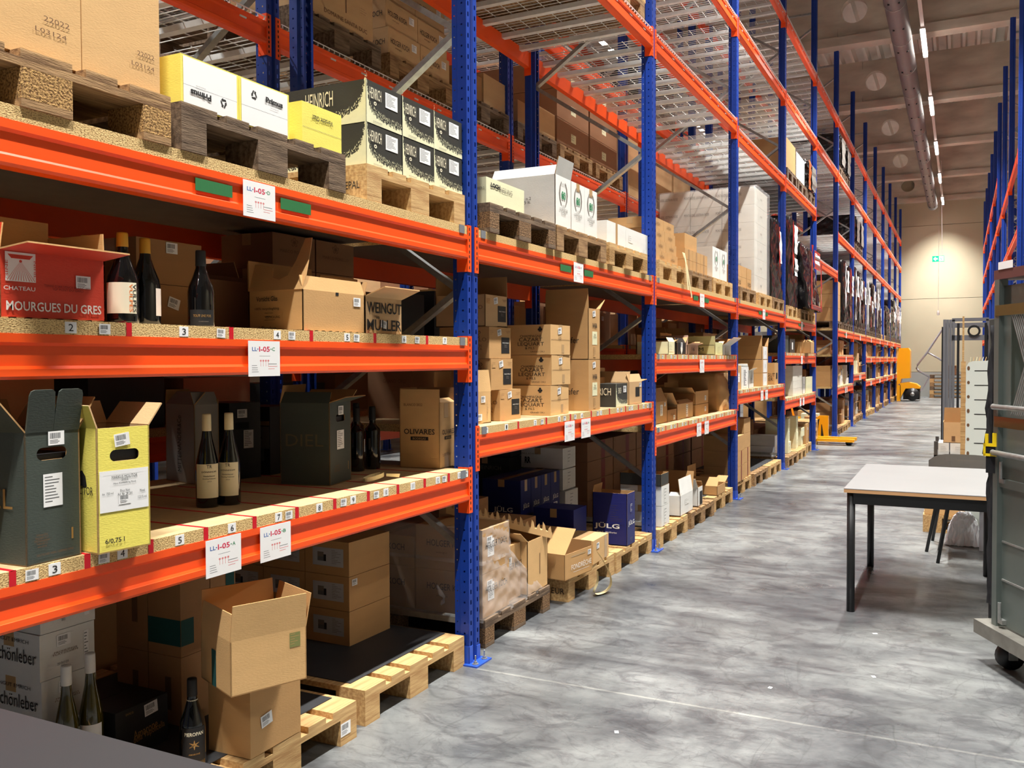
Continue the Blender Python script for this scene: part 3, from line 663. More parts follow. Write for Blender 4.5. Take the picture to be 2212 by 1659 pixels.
# ---------------------------------------------------------------- first bay, lower shelf
L1 = .945
hh = (.265, .297, .033, .122)
carton('dark green open box with raised flap and hand hole, left end of taped shelf', .0, 1.462, L1, .163, .25, .338, 3, 'green', {'F': (.0, 12), 'B': (.08, 20), 'L': (.10, 40), 'R': (.1, 35)}, hole=hh,
  prints=[('bar', 'F', .55, .945, .048), ('lab', 'F', .48, .55, .057, .085), ('t', 'F', .26, .18, 'Schlossgut Diel\nBurg Layen 16-17\n55452 Rummelsheim\nTelefon 067 21\nwww.diel.de', .045, .036, INKB), ('rect', 'F', .83, .19, .006, .03, GOLD, 'bottle_pictogram'), ('t', 'F', .5, .07, 'DEUTSCHER WEIN / GERMAN WINE', .11, .006, INKB), ('t', 'S', .5, .5, 'DIEL', .16, .05, GOLD)])
q = [o for o in COL.objects if o.get('label', '').startswith('dark green open box with raised flap')][0]
for s0, s1 in ((.002, .0812), (.0818, .161)):          # handle flap split by a slit, rounded upper corners
    pr = [(s0, 0), (s1, 0), (s1, .048 if s0 < .05 else .095)] + ([(s1-.012, .108)] if s0 < .05 else [(s1-.004, .106), (s1-.014, .110)]) + ([(s0+.014, .110), (s0+.004, .106), (s0, .095)] if s0 < .05 else [(s0+.010, .108), (s0, .048)])
    if s0 > .05: pr = [(s0, 0), (s1, 0), (s1, .095), (s1-.004, .106), (s1-.014, .110), (s0+.014, .110), (s0+.006, .104), (s0, .045)]
    else: pr = [(s0, 0), (s1, 0), (s1, .045), (s1-.006, .104), (s1-.014, .110), (s0+.014, .110), (s0+.004, .106), (s0, .095)]
    fl = link('handle_flap', MB().prism(pr, -.002, .002, 0, 'y').mesh('handle_flap', K['green']), q, (0, 0, .338)); fl.rotation_euler = (math.radians(10), 0, 0)
carton('pale yellow open box with white label and hand hole standing on the taped shelf', .036, 1.642, L1, .160, .20, .338, -6, 'yellow', {'F': (.0, 0), 'L': (.065, 18), 'B': (.07, 25), 'R': (.075, 38)}, hole=(.246, .277, .038, .127), inside='tan',
  prints=[('bar', 'F', .46, .90, .046, 7), ('lab', 'F', .5, .49, .148, .112, ('small_label', 1, 2, [PAPER, PAPER])), ('t', 'F', .5, .60, 'MARKUS MOLITOR', .078, .009), ('t', 'F', .5, .575, '2023', .02, .006), ('t', 'F', .5, .548, 'Haus Klosterberg Rosé', .068, .007), ('t', 'F', .18, .475, '6x  750 ml', .032, .006), ('t', 'F', .5, .472, 'Pinot Noir\nArt. Nr. 241241', .044, .017), ('bar', 'F', .5, .415, .036), ('t', 'F', .84, .44, 'Mosel\n\n12,0 % vol.', .028, .026), ('t', 'F', .30, .09, '6/0,75 l', .058, .015, INK, .02),
          ('t', 'S', .45, .50, 'MARKUS MOLITOR', .19, .022), ('u', 'S', .6, .60, .07, .045, unit(lambda b: b.quad([(-.5, -.5, 0), (.5, -.5, 0), (.42, .1, 0), (.2, .45, 0), (-.05, .3, 0), (-.3, .42, 0), (-.5, .0, 0)]), 'crest_print', [INK]), 'crest_print')])
carton('tall brownish grey box with vertical lettering and raised flap deep on the taped shelf', -.778, 2.767, L1, .115, .235, .335, -14, 'grey', {'F': (.06, -30), 'B': (.06, 0), 'L': (.075, -45), 'R': (.02, 0)}, prints=[('t', 'S', .5, .5, 'MITTEINANDER&Co', .24, .03, INK, 0, 90)])
carton('black box with hand hole and barcode behind the slim bottle pair', -.74, 2.93, L1, .16, .24, .335, -12, 'black', None, prints=[('bar', 'F', .4, .86, .05), ('rect', 'F', .4, .70, .07, .03, DARK, 'hand_hole'), ('lab', 'F', .6, .52, .05, .08)], tape=False)
carton('black box with a pale banded label deep on the taped shelf', -.70, 3.14, L1, .2, .24, .31, 4, 'black', None, prints=[('rect', 'S', .5, .55, .235, .10, INKG, 'label_band'), ('rect', 'S', .5, .76, .235, .02, GOLD, 'gilt_band'), ('t', 'S', .55, .58, 'HOLZAPFEL', .13, .025), ('rect', 'S', .72, .30, .07, .06, BARG, 'label_patch'), ('t', 'S', .72, .30, 'HA', .03, .03, INK)], tape=False)
carton('large dark green box with two open flaps and faint lettering, middle of the taped shelf', -.226, 2.966, L1, .212, .225, .343, 13, 'green', {'F': (.075, 72), 'L': (.05, -25), 'B': (.075, -10), 'R': (.09, 60)}, hole=(.262, .292, .06, .15),
  prints=[('bar', 'F', .5, .90, .05), ('lab', 'F', .48, .54, .07, .08), ('t', 'S', .5, .55, 'DIEL', .17, .05, mat('dark_gold_ink', (96, 88, 66), .5)), ('t', 'F', .3, .2, 'Schlossgut Diel\nBurg Layen 16-17\n55452 Rummelsheim', .06, .03, INKB), ('rect', 'F', .85, .2, .006, .035, GOLD, 'bottle_pictogram')])
carton('kraft box with black printed name beside the first upright on the taped shelf', -.119, 3.660, L1, .178, .215, .315, 5, 'kraftl', {'F': (.04, -60), 'L': (.065, -4), 'B': (.07, 0), 'R': (.07, 8)}, inside='kraftd',
  prints=[('t', 'S', .5, .56, 'OLIVARES', .165, .026, INK, .01), ('rect', 'S', .5, .455, .095, .017, INK, 'printed_band'), ('t', 'S', .5, .455, 'BODEGAS', .07, .010, K['kraftl']), ('t', 'F', .5, .55, 'OLIVARES', .13, .024, INK, .01), ('rect', 'F', .5, .46, .075, .015, INK, 'printed_band'), ('t', 'F', .5, .46, 'BODEGAS', .055, .009, K['kraftl']), ('t', 'F', .4, .2, 'Product of Spain\nJumilla  750 ml', .09, .014, INKB), ('t', 'S', .35, .97, 'BLANCO 2022', .1, .012, INKB), ('rect', 'F', .4, .88, .045, .07, PTAPE, 'packing_tape'), ('rect', 'F', .4, .12, .045, .07, PTAPE, 'packing_tape')])
t = thing('tape_ring', 'loose ring of cream paper strap lying by the second dark green box', 'strap', (-.16, 3.18, L1+.004))
b = MB(); n = 22
for k in range(n):
    A, B_ = 2*PI*k/n, 2*PI*(k+1)/n; f = lambda a, z: (.032*math.sin(a), .062*math.cos(a), z+.008*math.sin(a+1))
    b.quad([f(A, .004), f(B_, .004), f(B_, .022), f(A, .022)])
b.quad([(.03, .05, .012), (.05, .12, .0), (.055, .12, .016), (.03, .05, .024)])
link('strap_loop', b.mesh('strap', mat('cream_strap', (226, 214, 168), .5)), t)
# ---------------------------------------------------------------- first bay, upper shelf
L2 = 1.571
sun = unit(lambda b: [_rect(b, -.5, .5, -.5, .5, 0)] + [b.quad([(-.30, .28, .2), (.30, .28, .2), (.42, .42, .2), (-.42, .42, .2)], 1)] + [b.quad([(0, .22, .2), (-.46+.092*i, -.47, .2), (-.44+.092*i, -.47, .2)], 1) for i in range(11)] + [b.quad([(math.cos(a*PI/4)*.05, .2+math.sin(a*PI/4)*.05, .3) for a in range(8)], 1)], 'sundial_print', [INKW, K['red']])
RB = carton('open red box with white lettering at the left of the upper shelf', -.02, 1.416, L2, .306, .24, .168, 0, 'red', {'F': (.105, 84), 'L': (.07, -10), 'R': (.075, 0), 'B': (.12, -5)}, inside='kraft',
  prints=[('t', 'F', .50, .19, 'MOURGUES DU GRES', .275, .024, INKW, .015), ('t', 'F', .17, .45, 'CHATEAU', .085, .010, INKW, .01), ('u', 'F', .185, .77, .082, .073, sun, 'sundial_print'), ('t', 'F', .185, .925, 'SOLE', .045, .007, K['red']), ('t', 'F', .06, .74, 'SINE', .04, .007, K['red'], 0, 90), ('t', 'F', .31, .74, 'NIHIL', .045, .007, K['red'], 0, -90), ('bar', 'F', .77, .62, .045), ('t', 'F', .62, .5, 'TERRE D\'ARGENCE BLANC 2023\nIGP PONT DU GARD', .14, .014, mat('dark_red_ink', (120, 28, 20), .6))])
carton('upper brown carton of the pair standing behind the yellow waxed bottles', -.34, 2.105, L2+.155, .285, .25, .15, 0, 'kraftd', None, prints=[('bar', 'F', .52, .84, .05)])
carton('lower brown carton of the pair standing behind the yellow waxed bottles', -.34, 2.10, L2, .29, .25, .153, 0, 'kraftd', None, prints=[('bar', 'F', .55, .6, .05, -15)])
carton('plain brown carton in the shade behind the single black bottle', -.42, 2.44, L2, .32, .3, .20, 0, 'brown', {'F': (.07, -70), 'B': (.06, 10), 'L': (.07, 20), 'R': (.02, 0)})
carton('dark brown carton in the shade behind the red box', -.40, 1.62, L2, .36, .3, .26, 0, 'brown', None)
carton('open kraft box with glass warning print and a tall ragged flap on the upper shelf', -.02, 2.557, L2, .372, .255, .150, 0, 'kraft', {'F': (.055, -18), 'L': (.0, 0), 'B': (.115, 4), 'R': (.06, 25)},
  prints=[('t', 'S', .35, .80, 'Vorsicht Glas', .10, .018, INK, .01), ('t', 'S', .35, .55, '100% recyclingfähig', .115, .011), ('lab', 'S', .45, .33, .09, .045, ('fibre_stamp', 3, 4, [K['kraft'], INK])), ('t', 'S', .45, .35, 'VERPACKUNG', .07, .009), ('t', 'S', .35, .08, '6 Flaschen', .085, .015), ('bar', 'F', .86, .80, .045), ('rect', 'F', .53, .96, .018, .012, DARK, 'finger_notch')])
# the tall ragged flap standing on the near side of that box, curved cut-out between two horns
q = [o for o in COL.objects if o.get('label', '').startswith('open kraft box with glass')][0]
pr = [(0, .15), (0, .20), (.012, .30), (.02, .345), (.05, .345), (.065, .26), (.085, .205), (.12, .19), (.155, .20), (.165, .235), (.19, .245), (.30, .26), (.255, .15)]
b = MB(); sh = lambda z: max(0, z-.15)*.42; n = len(pr)
P1 = [(sh(z)-.004, y, z) for y, z in pr]; P2 = [(sh(z), y, z) for y, z in pr]
b.quad(P1); b.quad(P2[::-1])
for i in range(n): b.quad([P1[i], P2[i], P2[(i+1) % n], P1[(i+1) % n]])
link('ragged_flap', b.mesh('ragged_flap', K['kraft']), q)
carton('open kraft box with big bold lettering at the right of the upper shelf', -.03, 2.948, L2, .262, .25, .148, 0, 'tan', {'F': (.10, 70), 'B': (.10, -12), 'L': (.02, 0), 'R': (.06, 60)},
  prints=[('t', 'F', .5, .72, 'WEINGUT', .245, .045, INK, .012), ('t', 'F', .5, .28, 'MÜLLER', .245, .055, INK, .012), ('t', 'F', .28, .48, 'STEFAN', .04, .006), ('bar', 'F', .48, .27, .04, -10)])
for i in range(3):
    for j in range(2):
        carton('dark brown carton with printed emblem behind the brace, %s row up, %s from the left' % (NTH[i], NTH[j]), -.62, 3.08+.30*j, L2+.155*i, .29, .3, .152, 0, 'brown', None, prints=[('t', 'F', .5, .5, 'MARCO PORELLO', .2, .014, INKB), ('u', 'F', .5, .8, .05, .04, textmesh('❀', INKB), 'emblem')], group='emblem cartons behind the brace')
carton('large flat brown box lying deep on the upper shelf near the rear post', -.55, 2.80, L2, .25, .3, .22, 0, 'brown', {'B': (.09, 0), 'L': (.08, 20), 'F': (.07, -80), 'R': (.06, 50)})
# ---------------------------------------------------------------- first bay, pallet deck
L3 = 2.241
carton('left one of two huge plain kraft cartons at the upper left', -.03, 1.10, L3, .566, 1.1, .95, 0, 'kraftl', None, prints=[('t', 'F', .87, .115, '22022', .075, .014, INKB), ('t', 'F', .84, .08, 'L03124', .09, .012, INKB)], tape=False)
carton('right one of two huge plain kraft cartons at the upper left', -.03, 1.67, L3, .262, 1.1, .95, 0, 'kraftl', None, prints=[('t', 'F', .8, .115, '22022', .06, .014, INKB), ('t', 'F', .76, .08, 'L03124', .08, .012, INKB)], tape=False)
def _rec(b):
    for k in range(3):
        a0 = PI/2+k*2*PI/3; p = Vector((math.cos(a0), math.sin(a0), 0))*.48; q = Vector((math.cos(a0+2*PI/3), math.sin(a0+2*PI/3), 0))*.48; n = (p+q).normalized()
        s0, s1, s2 = p.lerp(q, .22), p.lerp(q, .60), p.lerp(q, .88)
        b.quad([s0-n*.08, s0+n*.08, s1+n*.08, s1-n*.08]); b.quad([s1-n*.17, s1+n*.17, s2])
        b.quad([p.lerp(q, .22)+n*.08, p.lerp(q, .22)-n*.08, p.lerp(q, .08)])
recyc = unit(_rec, 'recycling_print', [INK])
for i, (y, r) in enumerate(((2.003, 180), (2.249, 0))):
    s = -1 if r else 1; f = lambda u: .5+s*(u-.5)
    carton('%s yellow edged white box with recycling sign on the upper pallet' % ('left, upside down printed' if r else 'right'), -.02, y, L3, .243, .34, .154, 0, 'yellow', None, tape=False,
      prints=[('rect', 'F', .5, .5, .225, .146, PAPER, 'white_panel'), ('t', 'F', f(.68), f(.70), 'Primus', .085, .020, INK, .05, r), ('u', 'F', f(.28), f(.70), .034, .04, recyc, 'recycling_print', r), ('t', 'F', f(.68), f(.55), 'Weinhandel', .04, .004, INKG, 0, r), ('rect', 'F', .5, .42, .225, .001, BARG, 'seam_line')])
carton('plain yellow box with glass warning printed upside down beside the black cartons', -.02, 2.562, L3, .228, .26, .154, 0, 'yellow', None, prints=[('t', 'F', .5, .70, 'Vorsicht Glas!', .12, .018, INK, .02, 180), ('rect', 'F', .5, .42, .225, .001, BARG, 'seam_line')], tape=False)
carton('yellow flat box seen through the used pallet, lying on the deck behind', -.6, 2.2, 2.100, .3, .3, .03, 0, 'yellow', None, tape=False)
def ragged(key, seed, peak, up=.55):          # cream brush print rising to one side of a dark carton face
    def fn(b):
        rd = random.Random(seed); n = 70
        for i in range(n):
            x0, x1 = -.5+i/n, -.5+(i+1)/n; u = (x0+x1)/2
            tt = abs(u-peak); base = -.5+.09+.86*math.exp(-tt*22)*up+.26*math.exp(-tt*3)
            _rect(b, x0, x1, -.5, max(-.49, base+rd.uniform(-.05, .03)))
            for q in range(3):
                zz = base+rd.uniform(-.02, .14); xx = x0+rd.uniform(0, .01); b.quad([(xx, zz, .1), (xx+rd.uniform(.004, .014), zz+.01, .1), (xx+.006, zz+rd.uniform(.02, .06), .1)])
    return unit(fn, key, [K['cream']])
RGF, RGS = ragged('brush_print', 3, -.5, .95), ragged('brush_print_side', 4, .5, .95)
hz = [2.951, 3.209, 3.462]
for j in range(2):
    for i in range(3):
        carton('black and cream carton, %s layer, %s from the near edge, on the stamped pallet' % (('lower', 'upper')[j], NTH[i]), -.02, hz[i], L3+.171*j, .252, .42, .1685, 0, 'charcoal', None, group='black and cream cartons', tape=False,
          prints=[('u', 'F', .5, .5, .252, .168, RGF, 'brush_print'), ('t', 'F', .24, .72, 'HEINRICH', .082, .044, CREAMP), ('u', 'F', .24, .50, .02, .016, textmesh('o', CREAMP, .03), 'emblem'), ('lab', 'F', .70, .70, .088, .062), ('t', 'F', .3, .07, 'BURGENLAND', .06, .006, INKG)] +
                 ([('u', 'S', .5, .5, .42, .168, RGS, 'brush_print'), ('t', 'S', .45, .66, 'HEINRICH', .14, .062, CREAMP), ('u', 'S', .45, .36, .035, .026, textmesh('o', CREAMP, .05), 'emblem')] if i == 0 else []))
    carton('black and cream carton deep in the stack, %s layer' % ('lower', 'upper')[j], -.45, 2.951, L3+.171*j, .252, .4, .1685, 0, 'charcoal', None, group='black and cream cartons', tape=False, prints=[('u', 'S', .5, .5, .4, .168, RGS, 'brush_print')])
# ---------------------------------------------------------------- first bay, floor
G = .1475
carton('lower kraft box of the near open stack, with barcode', .012, 2.232, G, .256, .182, .255, 1, 'kraft', None, prints=[('bar', 'F', .30, .42, .055, 8)], tape=False)
UB = carton('upper open kraft box with a green shield print, flaps up, near floor stack', .052, 2.105, G+.256, .262, .24, .175, -23, 'kraftl', {'F': (.115, 6), 'L': (.085, -6), 'B': (.12, 2), 'R': (.11, 12)}, inside='kraft',
  prints=[('lab', 'F', .84, .80, .038, .048, ('shield_print', 5, 8, [mat('dull_green_ink', (126, 128, 74), .7), K['kraft']])), ('rect', 'S', .45, .35, .035, .12, K['tealtape'], 'green_tape')])
TT = K['tealtape']
for j, (y, x, w) in enumerate(((2.327, -.40, .141), (2.472, -.40, .128), (2.327, -.567, .141))):
    for i in range(2):
        pr = [('rect', 'S', .5, .24, .163, .095, TT, 'green_tape'), ('rect', 'F', .22, .24, .06, .095, TT, 'green_tape')] if (i, j) == (1, 0) else [('rect', 'F', .78, .72, .045, .12, TT, 'green_tape')] if (i, j) == (1, 1) else [('rect', 'S', .6, .45, .03, .12, INKB, 'side_print')]
        carton('brown carton with dark green tape, %s layer, %s column behind the open stack' % (('lower', 'upper')[i], ('near', 'far', 'inner')[j]), x, y, G+.25*i, w, .163, .248 if i == 0 else .36, 0, 'kraftd', None, pr, group='green taped cartons', tape=False)
for i in range(4):
    carton('white printed wine carton, %s from the floor in the stack at the left' % NTH[i], -.50, 1.848+.004*(i % 2), G+.150*i, .200, .30, .148, 0, 'white', None, group='white cartons at the left', seam='x',
      prints=[('t', 'S', .6, .5, 'Schönleber', .21, .045), ('t', 'S', .5, .82, 'WEINGUT EMRICH', .2, .012), ('bar', 'F', .42, .78, .05), ('t', 'F', .45, .52, 'FRÜHLINGS\nPLÄTZCHEN', .09, .014, INKB), ('lab', 'F', .84, .5, .018, .10, ('narrow_print', 8, 9, [PAPER, BARG])), ('t', 'F', .4, .25, 'DE-ÖKO 039\n2023', .04, .02)])
carton('black box with gilt script and barcode on the floor pallet near the tabletop', -.36, 2.012, G, .215, .3, .165, 0, 'black', None, tape=False,
  prints=[('bar', 'F', .66, .83, .055, 5), ('t', 'F', .55, .44, 'Amarone', .10, .03, GOLD, 0, 6), ('t', 'F', .62, .34, 'della Valpolicella', .13, .03, GOLD, 0, 6), ('t', 'F', .25, .9, 'DOCG', .03, .007, GOLD)])
LABP = unit(lambda b: [_rect(b, -.5, .5, -.5, .5), _rect(b, -.34, -.06, -.25, .12, 1, .1), _rect(b, -.34, -.14, -.02, .25, 2, .15), _rect(b, -.14, -.06, -.25, .12, 3, .2)] + [_rect(b, .12, .12+.3*((j*7) % 5+2)/6, .38-.09*j, .40-.09*j, 2, .1) for j in range(9)], 'picture_label', [mat('label_grey', (186, 188, 190), .6), BARG, INKG, INK])
for i in range(3):
    for j in range(3):
        carton('brown carton with a grey picture label, %s layer, %s from the aisle' % (NTH[i], NTH[j]), -.41-.262*j, 3.332+.006*j, G+.1605*i, .318, .258, .158, -1, 'kraft', None, group='picture labelled cartons', tape=False,
          prints=[('u', 'S', .53, .52, .18, .085, LABP, 'picture_label')] + ([('bar', 'F', .12, .82, .04)] if i == 1 and j == 0 else []))
    carton('brown carton behind the picture labelled ones, %s layer' % NTH[i], -1.2+.0, 3.05, G+.1605*i, .318, .1, .158, -1, 'kraft', None, group='brown cartons at the back of the first bay')
# ---------------------------------------------------------------- stretch film
def film(name, pts_bottom, pts_top, z0, z1, m, parent=None, amp=.012, seed=1, nu=26, nv=18, top=True, bulge=0.0):
    # wrinkled film skin around a load; bottom and top outlines are 4 corner lists (x, y)
    rd = random.Random(seed); b = MB(); rows = []
    ph = [rd.uniform(0, 6) for _ in range(12)]
    for j in range(nv+1):
        v = j/nv; row = []
        for e in range(4):
            a0, a1 = pts_bottom[e], pts_bottom[(e+1) % 4]; c0, c1 = pts_top[e], pts_top[(e+1) % 4]
            dx, dy = a1[0]-a0[0], a1[1]-a0[1]; l = math.hypot(dx, dy) or 1; nx, ny = dy/l, -dx/l
            for i in range(nu):
                u = i/nu
                x = (a0[0]+(a1[0]-a0[0])*u)*(1-v)+(c0[0]+(c1[0]-c0[0])*u)*v; y = (a0[1]+(a1[1]-a0[1])*u)*(1-v)+(c0[1]+(c1[1]-c0[1])*u)*v
                w = amp*(math.sin(17*v+9*u+ph[e])+.7*math.sin(31*v-23*u+ph[e+4])+.5*math.sin(53*u+11*v+ph[e+8]))+amp*rd.uniform(-.5, .5)
                w += bulge*math.sin(PI*u)*math.sin(PI*v)
                row.append((x+nx*w, y+ny*w, z0+(z1-z0)*v))
        rows.append(row)
    n = len(rows[0])
    for r in rows: b.v += r
    for j in range(nv):
        for i in range(n):
            b.f.append((j*n+i, j*n+(i+1) % n, (j+1)*n+(i+1) % n, (j+1)*n+i)); b.m.append(0)
    if top: b.f.append(tuple(nv*n+i for i in range(n))); b.m.append(0)
    return link(name, b.mesh(name, m, True), parent)
def wrapped_load(label, y, z, h, w=.8, d=1.2, m=None, x=0.0, seed=1, strips=(), lean=.0, group=None, wood=2, pal=True, cat='wrapped load', inner=True):
    if pal: pallet('pallet under the '+label, y, z, x, 0, wood, group='pallets under wrapped loads')
    zz = z+(.145 if pal else 0)
    t = thing('wrapped_load', label, cat, (x, y, zz), 0, group)
    bt = [(0, 0), (0, w), (-d, w), (-d, 0)]; q_ = .03 if m is not WWRAP else .0; tp = [(-q_+lean, q_), (-q_+lean, w-q_), (-d+q_, w-q_), (-d+q_, q_)]
    film('film', bt[::-1] if 0 else [(0, 0), (0, w), (-d, w), (-d, 0)], tp, .0, h, m or BWRAP, t, .010 if m is not WWRAP else .003, seed, bulge=.02 if m is not WWRAP else .004)
    for (u0, u1, v0, v1, mm) in strips:     # loose red or white film strips and papers hanging on the front
        b = MB(); rd = random.Random(seed+int(u0*100)); n = 8
        L_ = [(.018+rd.uniform(0, .012), w*(u0+rd.uniform(-.015, .015)), h*(v0+(v1-v0)*i/n)) for i in range(n+1)]; R_ = [(.018+rd.uniform(0, .02), w*(u1+rd.uniform(-.015, .015)), h*(v0+(v1-v0)*i/n)) for i in range(n+1)]
        for i in range(n): b.quad([L_[i], R_[i], R_[i+1], L_[i+1]])
        link('film_strip' if mm is RWRAP else 'load_paper', b.mesh('strip', mm, True), t)
    return t
# ---------------------------------------------------------------- second bay
# wrapped cartons on the floor beside the first upright
HK = [('t', 'S', .5, .62, 'HOLGER KOCH', .26, .034, INK), ('t', 'S', .4, .4, 'weingut', .07, .014, INKB), ('t', 'F', .5, .62, 'HOLGER KOCH', .24, .034, INK), ('bar', 'F', .25, .72, .06)]
t = thing('wrapped_load', 'clear stretch film round the printed cartons on the floor past the first blue upright', 'wrapped load', (0, 0, 0), 0)
i = 0
for (x, y, z, w, d, h) in ((-.07, 3.99, .146, .30, .40, .225), (-.07, 3.99, .373, .30, .40, .225), (-.10, 4.30, .146, .19, .36, .30), (-.48, 3.99, .146, .40, .38, .225), (-.48, 3.99, .373, .40, .38, .16), (-.88, 3.99, .146, .40, .36, .225), (-.88, 3.99, .373, .40, .36, .16)):
    carton('printed kraft carton under clear film past the first upright, %s of seven' % NTH[i], x, y, z, w, d, h, 0, 'kraft', None, HK+[('lab', 'F', .3, .55, .07, .09)] if i != 2 else HK, group='film wrapped kraft cartons'); i += 1
film('film', [(-.055, 3.97), (-.055, 4.72), (-1.26, 4.72), (-1.26, 3.97)], [(-.065, 3.98), (-.075, 4.31), (-1.25, 4.70), (-1.25, 3.98)], .13, .44, CWRAP, t, .0035, 5, 34, 16, False)
film('film', [(-.062, 3.98), (-.062, 4.30), (-1.25, 4.40), (-1.25, 3.98)], [(-.07, 3.985), (-.07, 4.29), (-1.24, 4.30), (-1.24, 3.985)], .42, .605, CWRAP, t, .003, 9, 26, 10, False)
b = MB(); b.tube([(-.30+.02*math.sin(i), 3.965-.01*(i % 2), .20+.02*i) for i in range(6)], [.006, .012, .008, .014, .009, .005], 6); link('film_twist', b.mesh('film_twist', CWRAP, True), t)
carton('damaged open kraft carton with torn paper lid leaning over the wrapped cartons', -.06, 4.50, .146, .27, .38, .30, 0, 'kraftl', {'F': (.0, 0), 'L': (.10, 55), 'B': (.1, 5), 'R': (.02, 0)}, [('rect', 'F', .6, .5, .008, .12, INKB, 'side_print')])
t = thing('bottle_divider', 'torn corrugated divider with scalloped top edge lying slanted over the wrapped cartons', 'cardboard', (0, 0, 0)); b = MB()
p0, p1 = Vector((-.42, 4.22, .66)), Vector((-.02, 4.75, .46)); n = 9
for i in range(n):
    a, c = p0.lerp(p1, i/n), p0.lerp(p1, (i+1)/n); mm = a.lerp(c, .5)
    b.quad([a, c, c+Vector((0, 0, -.035)), a+Vector((0, 0, -.035))]); b.quad([a+Vector((-.14, .05, .02)), c+Vector((-.14, .05, .02)), c, a])
    for f0 in (.1, .6):
        s = a.lerp(c, f0); e = a.lerp(c, f0+.35); b.quad([s, e, e.lerp(s, .3)+Vector((0, 0, .035)), s.lerp(e, .2)+Vector((0, 0, .05 if f0 < .3 else .02))])
link('divider_sheet', b.mesh('divider', K['kraftl']), t)
FD1 = [('t', 'F', .5, .40, 'FONDRÈCHE', .22, .022, INKW), ('rect', 'F', .5, .25, .22, .002, INKW, 'thin_line')]
FDS = [('t', 'S', .5, .42, 'FONDRÈCHE', .24, .03, INKW), ('rect', 'S', .5, .26, .24, .002, INKW, 'thin_line')]
carton('open kraft carton with pale lettering and hanging cream strap, second bay floor', .0, 4.885, G, .335, .27, .155, -7, 'kraft', {'L': (.20, -48), 'F': (.0, 0), 'B': (.12, 70), 'R': (.03, 0)}, [('t', 'F', .6, .45, 'FONDRÈCHE', .25, .04, INKW), ('rect', 'F', .6, .22, .20, .002, INKW, 'thin_line'), ('bar', 'F', .90, .80, .04), ('rect', 'F', .5, .85, .18, .01, PTAPE, 'packing_tape')])
carton('closed kraft carton with barcode and scuffed base on the oval stamped pallet', -.005, 5.36, G, .31, .24, .152, 2, 'kraftl', None, [('bar', 'F', .28, .72, .05), ('rect', 'F', .8, .5, .05, .15, PTAPE, 'packing_tape')])
t = thing('paper_strap', 'cream paper strap hanging in a loop from the open printed carton to the floor', 'strap', (.07, 5.22, 0)); b = MB()
pts = [Vector(q) for q in ((0, 0, .27), (.035, .03, .2), (.06, .065, .12), (.055, .09, .05), (.03, .06, .012), (.0, -.01, .008), (-.01, -.03, .03), (.01, -.02, .09), (.0, .0, .16))]; sm = []
for i in range(len(pts)-1):
    p0, p1, p2, p3 = pts[max(i-1, 0)], pts[i], pts[i+1], pts[min(i+2, len(pts)-1)]
    for k in range(5):
        u = k/5; sm.append(.5*((2*p1)+(p2-p0)*u+(2*p0-5*p1+4*p2-p3)*u*u+(3*p1-p0-3*p2+p3)*u**3))
for a, c in zip(sm, sm[1:]): b.quad([a, c, c+Vector((.03, -.045, .004)), a+Vector((.03, -.045, .004))])
link('strap', b.mesh('strap', MAT['cream_strap']), t)
carton('big kraft carton with pale lettering lying across the rear of the second bay floor', -.36, 4.98, .30, .27, .46, .155, 0, 'kraftd', None, FDS)
carton('kraft carton supporting the big printed one in the second bay', -.40, 5.0, .146, .27, .40, .15, 0, 'brown', None)
carton('second kraft carton on top of the big printed one', -.50, 4.62, .455, .24, .32, .17, 0, 'kraftd', None, [('t', 'S', .8, .5, 'E', .02, .03, INKW)])
carton('kraft carton with pale lettering high behind the first upright', -.62, 4.42, .62, .25, .38, .16, 0, 'kraftd', None, FDS)
for i in range(3): carton('shaded kraft carton behind the first upright, %s layer' % NTH[i], -.55, 4.36, .146+.157*i, .25, .36, .155, 0, 'kraftd', None, group='shaded kraft cartons')
JU = [('t', 'F', .5, .45, 'JÜLG', .095, .045, INKW, .02), ('t', 'S', .55, .38, 'JÜLG', .15, .05, INKW, .02), ('t', 'F', .5, .12, 'PFALZ\nWeinbau', .06, .02, INKG)]
for i in range(4):
    carton('upright blue carton with white lettering, %s from the left in the rear row' % NTH[i], -.60, 5.52+.168*i, .30, .163, .30, .335, 0, 'navy', None, JU+[('rect', 'F', .5, .88, .04, .08, PTAPE, 'packing_tape')]+([('bar', 'F', .5, .25, .07)] if i == 3 else []), group='upright blue cartons')
for i in range(3): carton('blue carton lying under the upright blue row, %s of three' % NTH[i], -.58, 5.50+.24*i, .146, .235, .4, .15, 0, 'navy', None, group='lying blue cartons')
carton('blue carton with hand hole and white lettering behind the closed kraft carton', -.24, 5.60, .146, .23, .30, .30, 0, 'navy', None, [('t', 'S', .45, .30, 'JÜLG', .17, .05, INKW, .02), ('t', 'F', .5, .35, 'JÜLG', .11, .045, INKW, .02), ('u', 'S', .5, .55, .085, .035, unit(lambda b: b.quad([(.5*math.cos(a*PI/6), .5*math.sin(a*PI/6), 0) for a in range(12)]), 'hand_hole', [DARK]), 'hand_hole'), ('rect', 'S', .5, .9, .05, .06, PTAPE, 'packing_tape')], tape=False)
